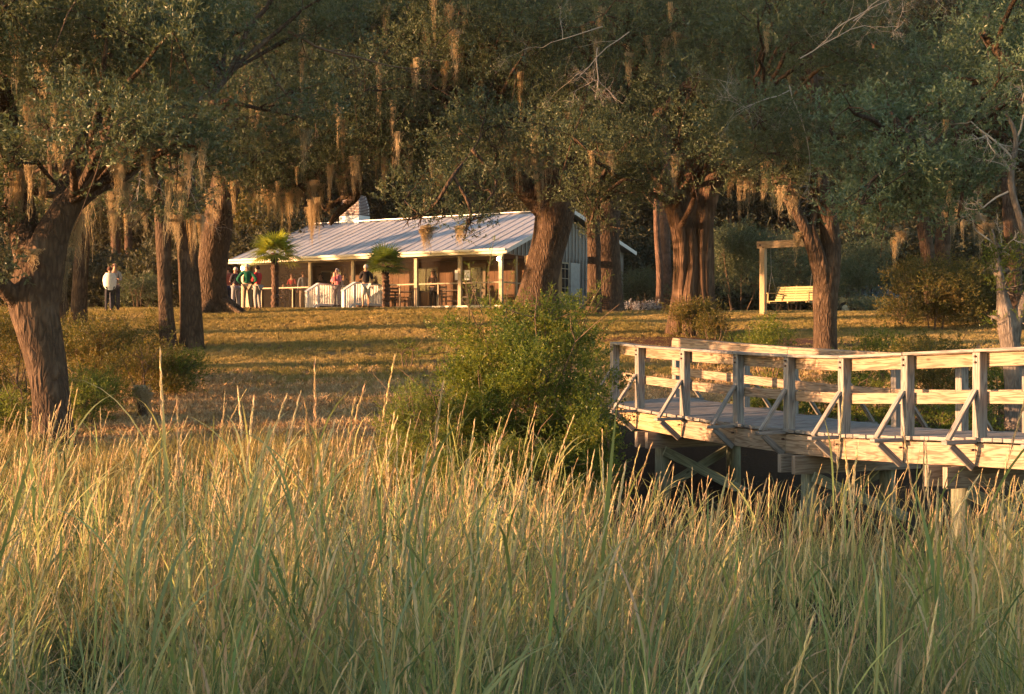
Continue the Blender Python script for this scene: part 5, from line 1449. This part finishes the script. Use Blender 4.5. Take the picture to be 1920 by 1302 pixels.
def marsh(n, d0, d1, hs, x0=None, x1=None, rmin=.66, rmax=1.12, thin=False):
    P = []; Rt = []; Sc = []
    while len(P) < n:
        d_ = math.sqrt(random.uniform(d0*d0, d1*d1)) if x0 is None else random.uniform(d0, d1)
        x = random.uniform(-.44, .44)*d_ if x0 is None else random.uniform(x0, x1)
        if x0 is not None and d_ > -.5 and abs(x) < .44*max(d_,0)+.35: continue
        dn = mn.noise(Vector((x*.55, d_*.55, 2)))
        if random.random() > .55+dn*1.25: continue
        if x > 1.6 and d_ > 15.5: continue
        gz = ground(x, d_); hh = hs*(1+.22*mn.noise(Vector((x*.35, d_*.35, 7))))*(rmin+(rmax-rmin)*random.random()**2.0)
        hh *= 1-.16*sstep(7,14,d_)
        if x > -1.5: hh *= 1-.30*sstep(-1.0,2.5,x)*sstep(6.5,11,d_)
        if thin and d_ < 8 and random.random() > .35+.65*sstep(4.5,8,d_): continue
        P.append((x, d_, gz-.02)); lean = .09
        Rt.append((random.gauss(0,.07), random.gauss(lean,.11), random.gauss(0,.9))); Sc.append((hh*.95,hh*.95,hh))
    return P, Rt, Sc
a = marsh(3100, 4.7, 16.2, .90, rmin=.62, rmax=1.25, thin=True); scatter('marsh_stalks', a[0], a[1], a[2], C_STALK, None, 'stuff')
a = marsh(560, 6.5, 14.8, 1.08, rmin=.75, rmax=1.2); scatter('tall_marsh_stalks', a[0], a[1], a[2], C_STALK, None, 'stuff')
a = marsh(17500, 3.4, 16.6, .88); scatter('marsh_leaves', a[0], [(r_[0],r_[1],random.uniform(0,6.28)) for r_ in a[1]], a[2], C_LEAFG, None, 'stuff')
a = marsh(2600, -6, 16, 1.0, -17, 5); scatter('marsh_stalks', a[0], a[1], a[2], C_STALK, None, 'stuff')
a = marsh(9000, -6, 16, 1.0, -17, 5); scatter('marsh_leaves', a[0], [(r_[0],r_[1],random.uniform(0,6.28)) for r_ in a[1]], a[2], C_LEAFG, None, 'stuff')
for i, (x, y, h) in enumerate([(-13.5,-1.4,4.0),(-14.3,.4,4.0),(-13.2,2.0,4.0),(-14.4,3.4,3.4)]):  # unseen shrubs added to throw shade on the foreground marsh grass
    g = Vector((x, y, 0)); T = thing('shade_shrub', g, 'unseen leafy shrub added left of the camera to shade the near grass', 'shrub', 0, 'added shade shrubs left of the camera')
    cl = [clump_points(Vector((random.uniform(-1.1,1.1), random.uniform(-1,1), random.uniform(.5,h-.4))), .6, 110) for k in range(30)]
    P = np.vstack(cl); n = len(P)
    scatter('foliage', P, rng.uniform(-3,3,(n,3)), rng.uniform(.9,1.4,n), C_SCRUB, T, 'stuff')
    st = MB()
    for k in range(6): e = Vector((random.uniform(-.9,.9), random.uniform(-.8,.8), h*.8)); st.tube([Vector((0,0,-.1)), e*.5+rv(.1), e], [.04,.03,.01], 6)
    st.build('stems', TWIGB, T, True)
# far thin reeds under and beyond the bridge
print('objects', len(bpy.data.objects))

bm = bmesh.new(); bmesh.ops.create_cube(bm, size=1); me = bpy.data.meshes.new('haze'); bm.to_mesh(me); bm.free()
hz = link_mesh('haze', me, None, None, 'stuff'); hz.scale = (566, 446, 47); hz.location = (0, 180, 21.5)
m = bpy.data.materials.new('haze_air'); m.use_nodes = True; t = m.node_tree; t.nodes.remove(t.nodes['Principled BSDF'])
v = nd(t, 'ShaderNodeVolumePrincipled'); v.inputs['Color'].default_value = (.95,.93,.9,1); v.inputs['Density'].default_value = .00013; v.inputs['Anisotropy'].default_value = .3
t.links.new(v.outputs[0], t.nodes['Material Output'].inputs['Volume']); me.materials.append(m)
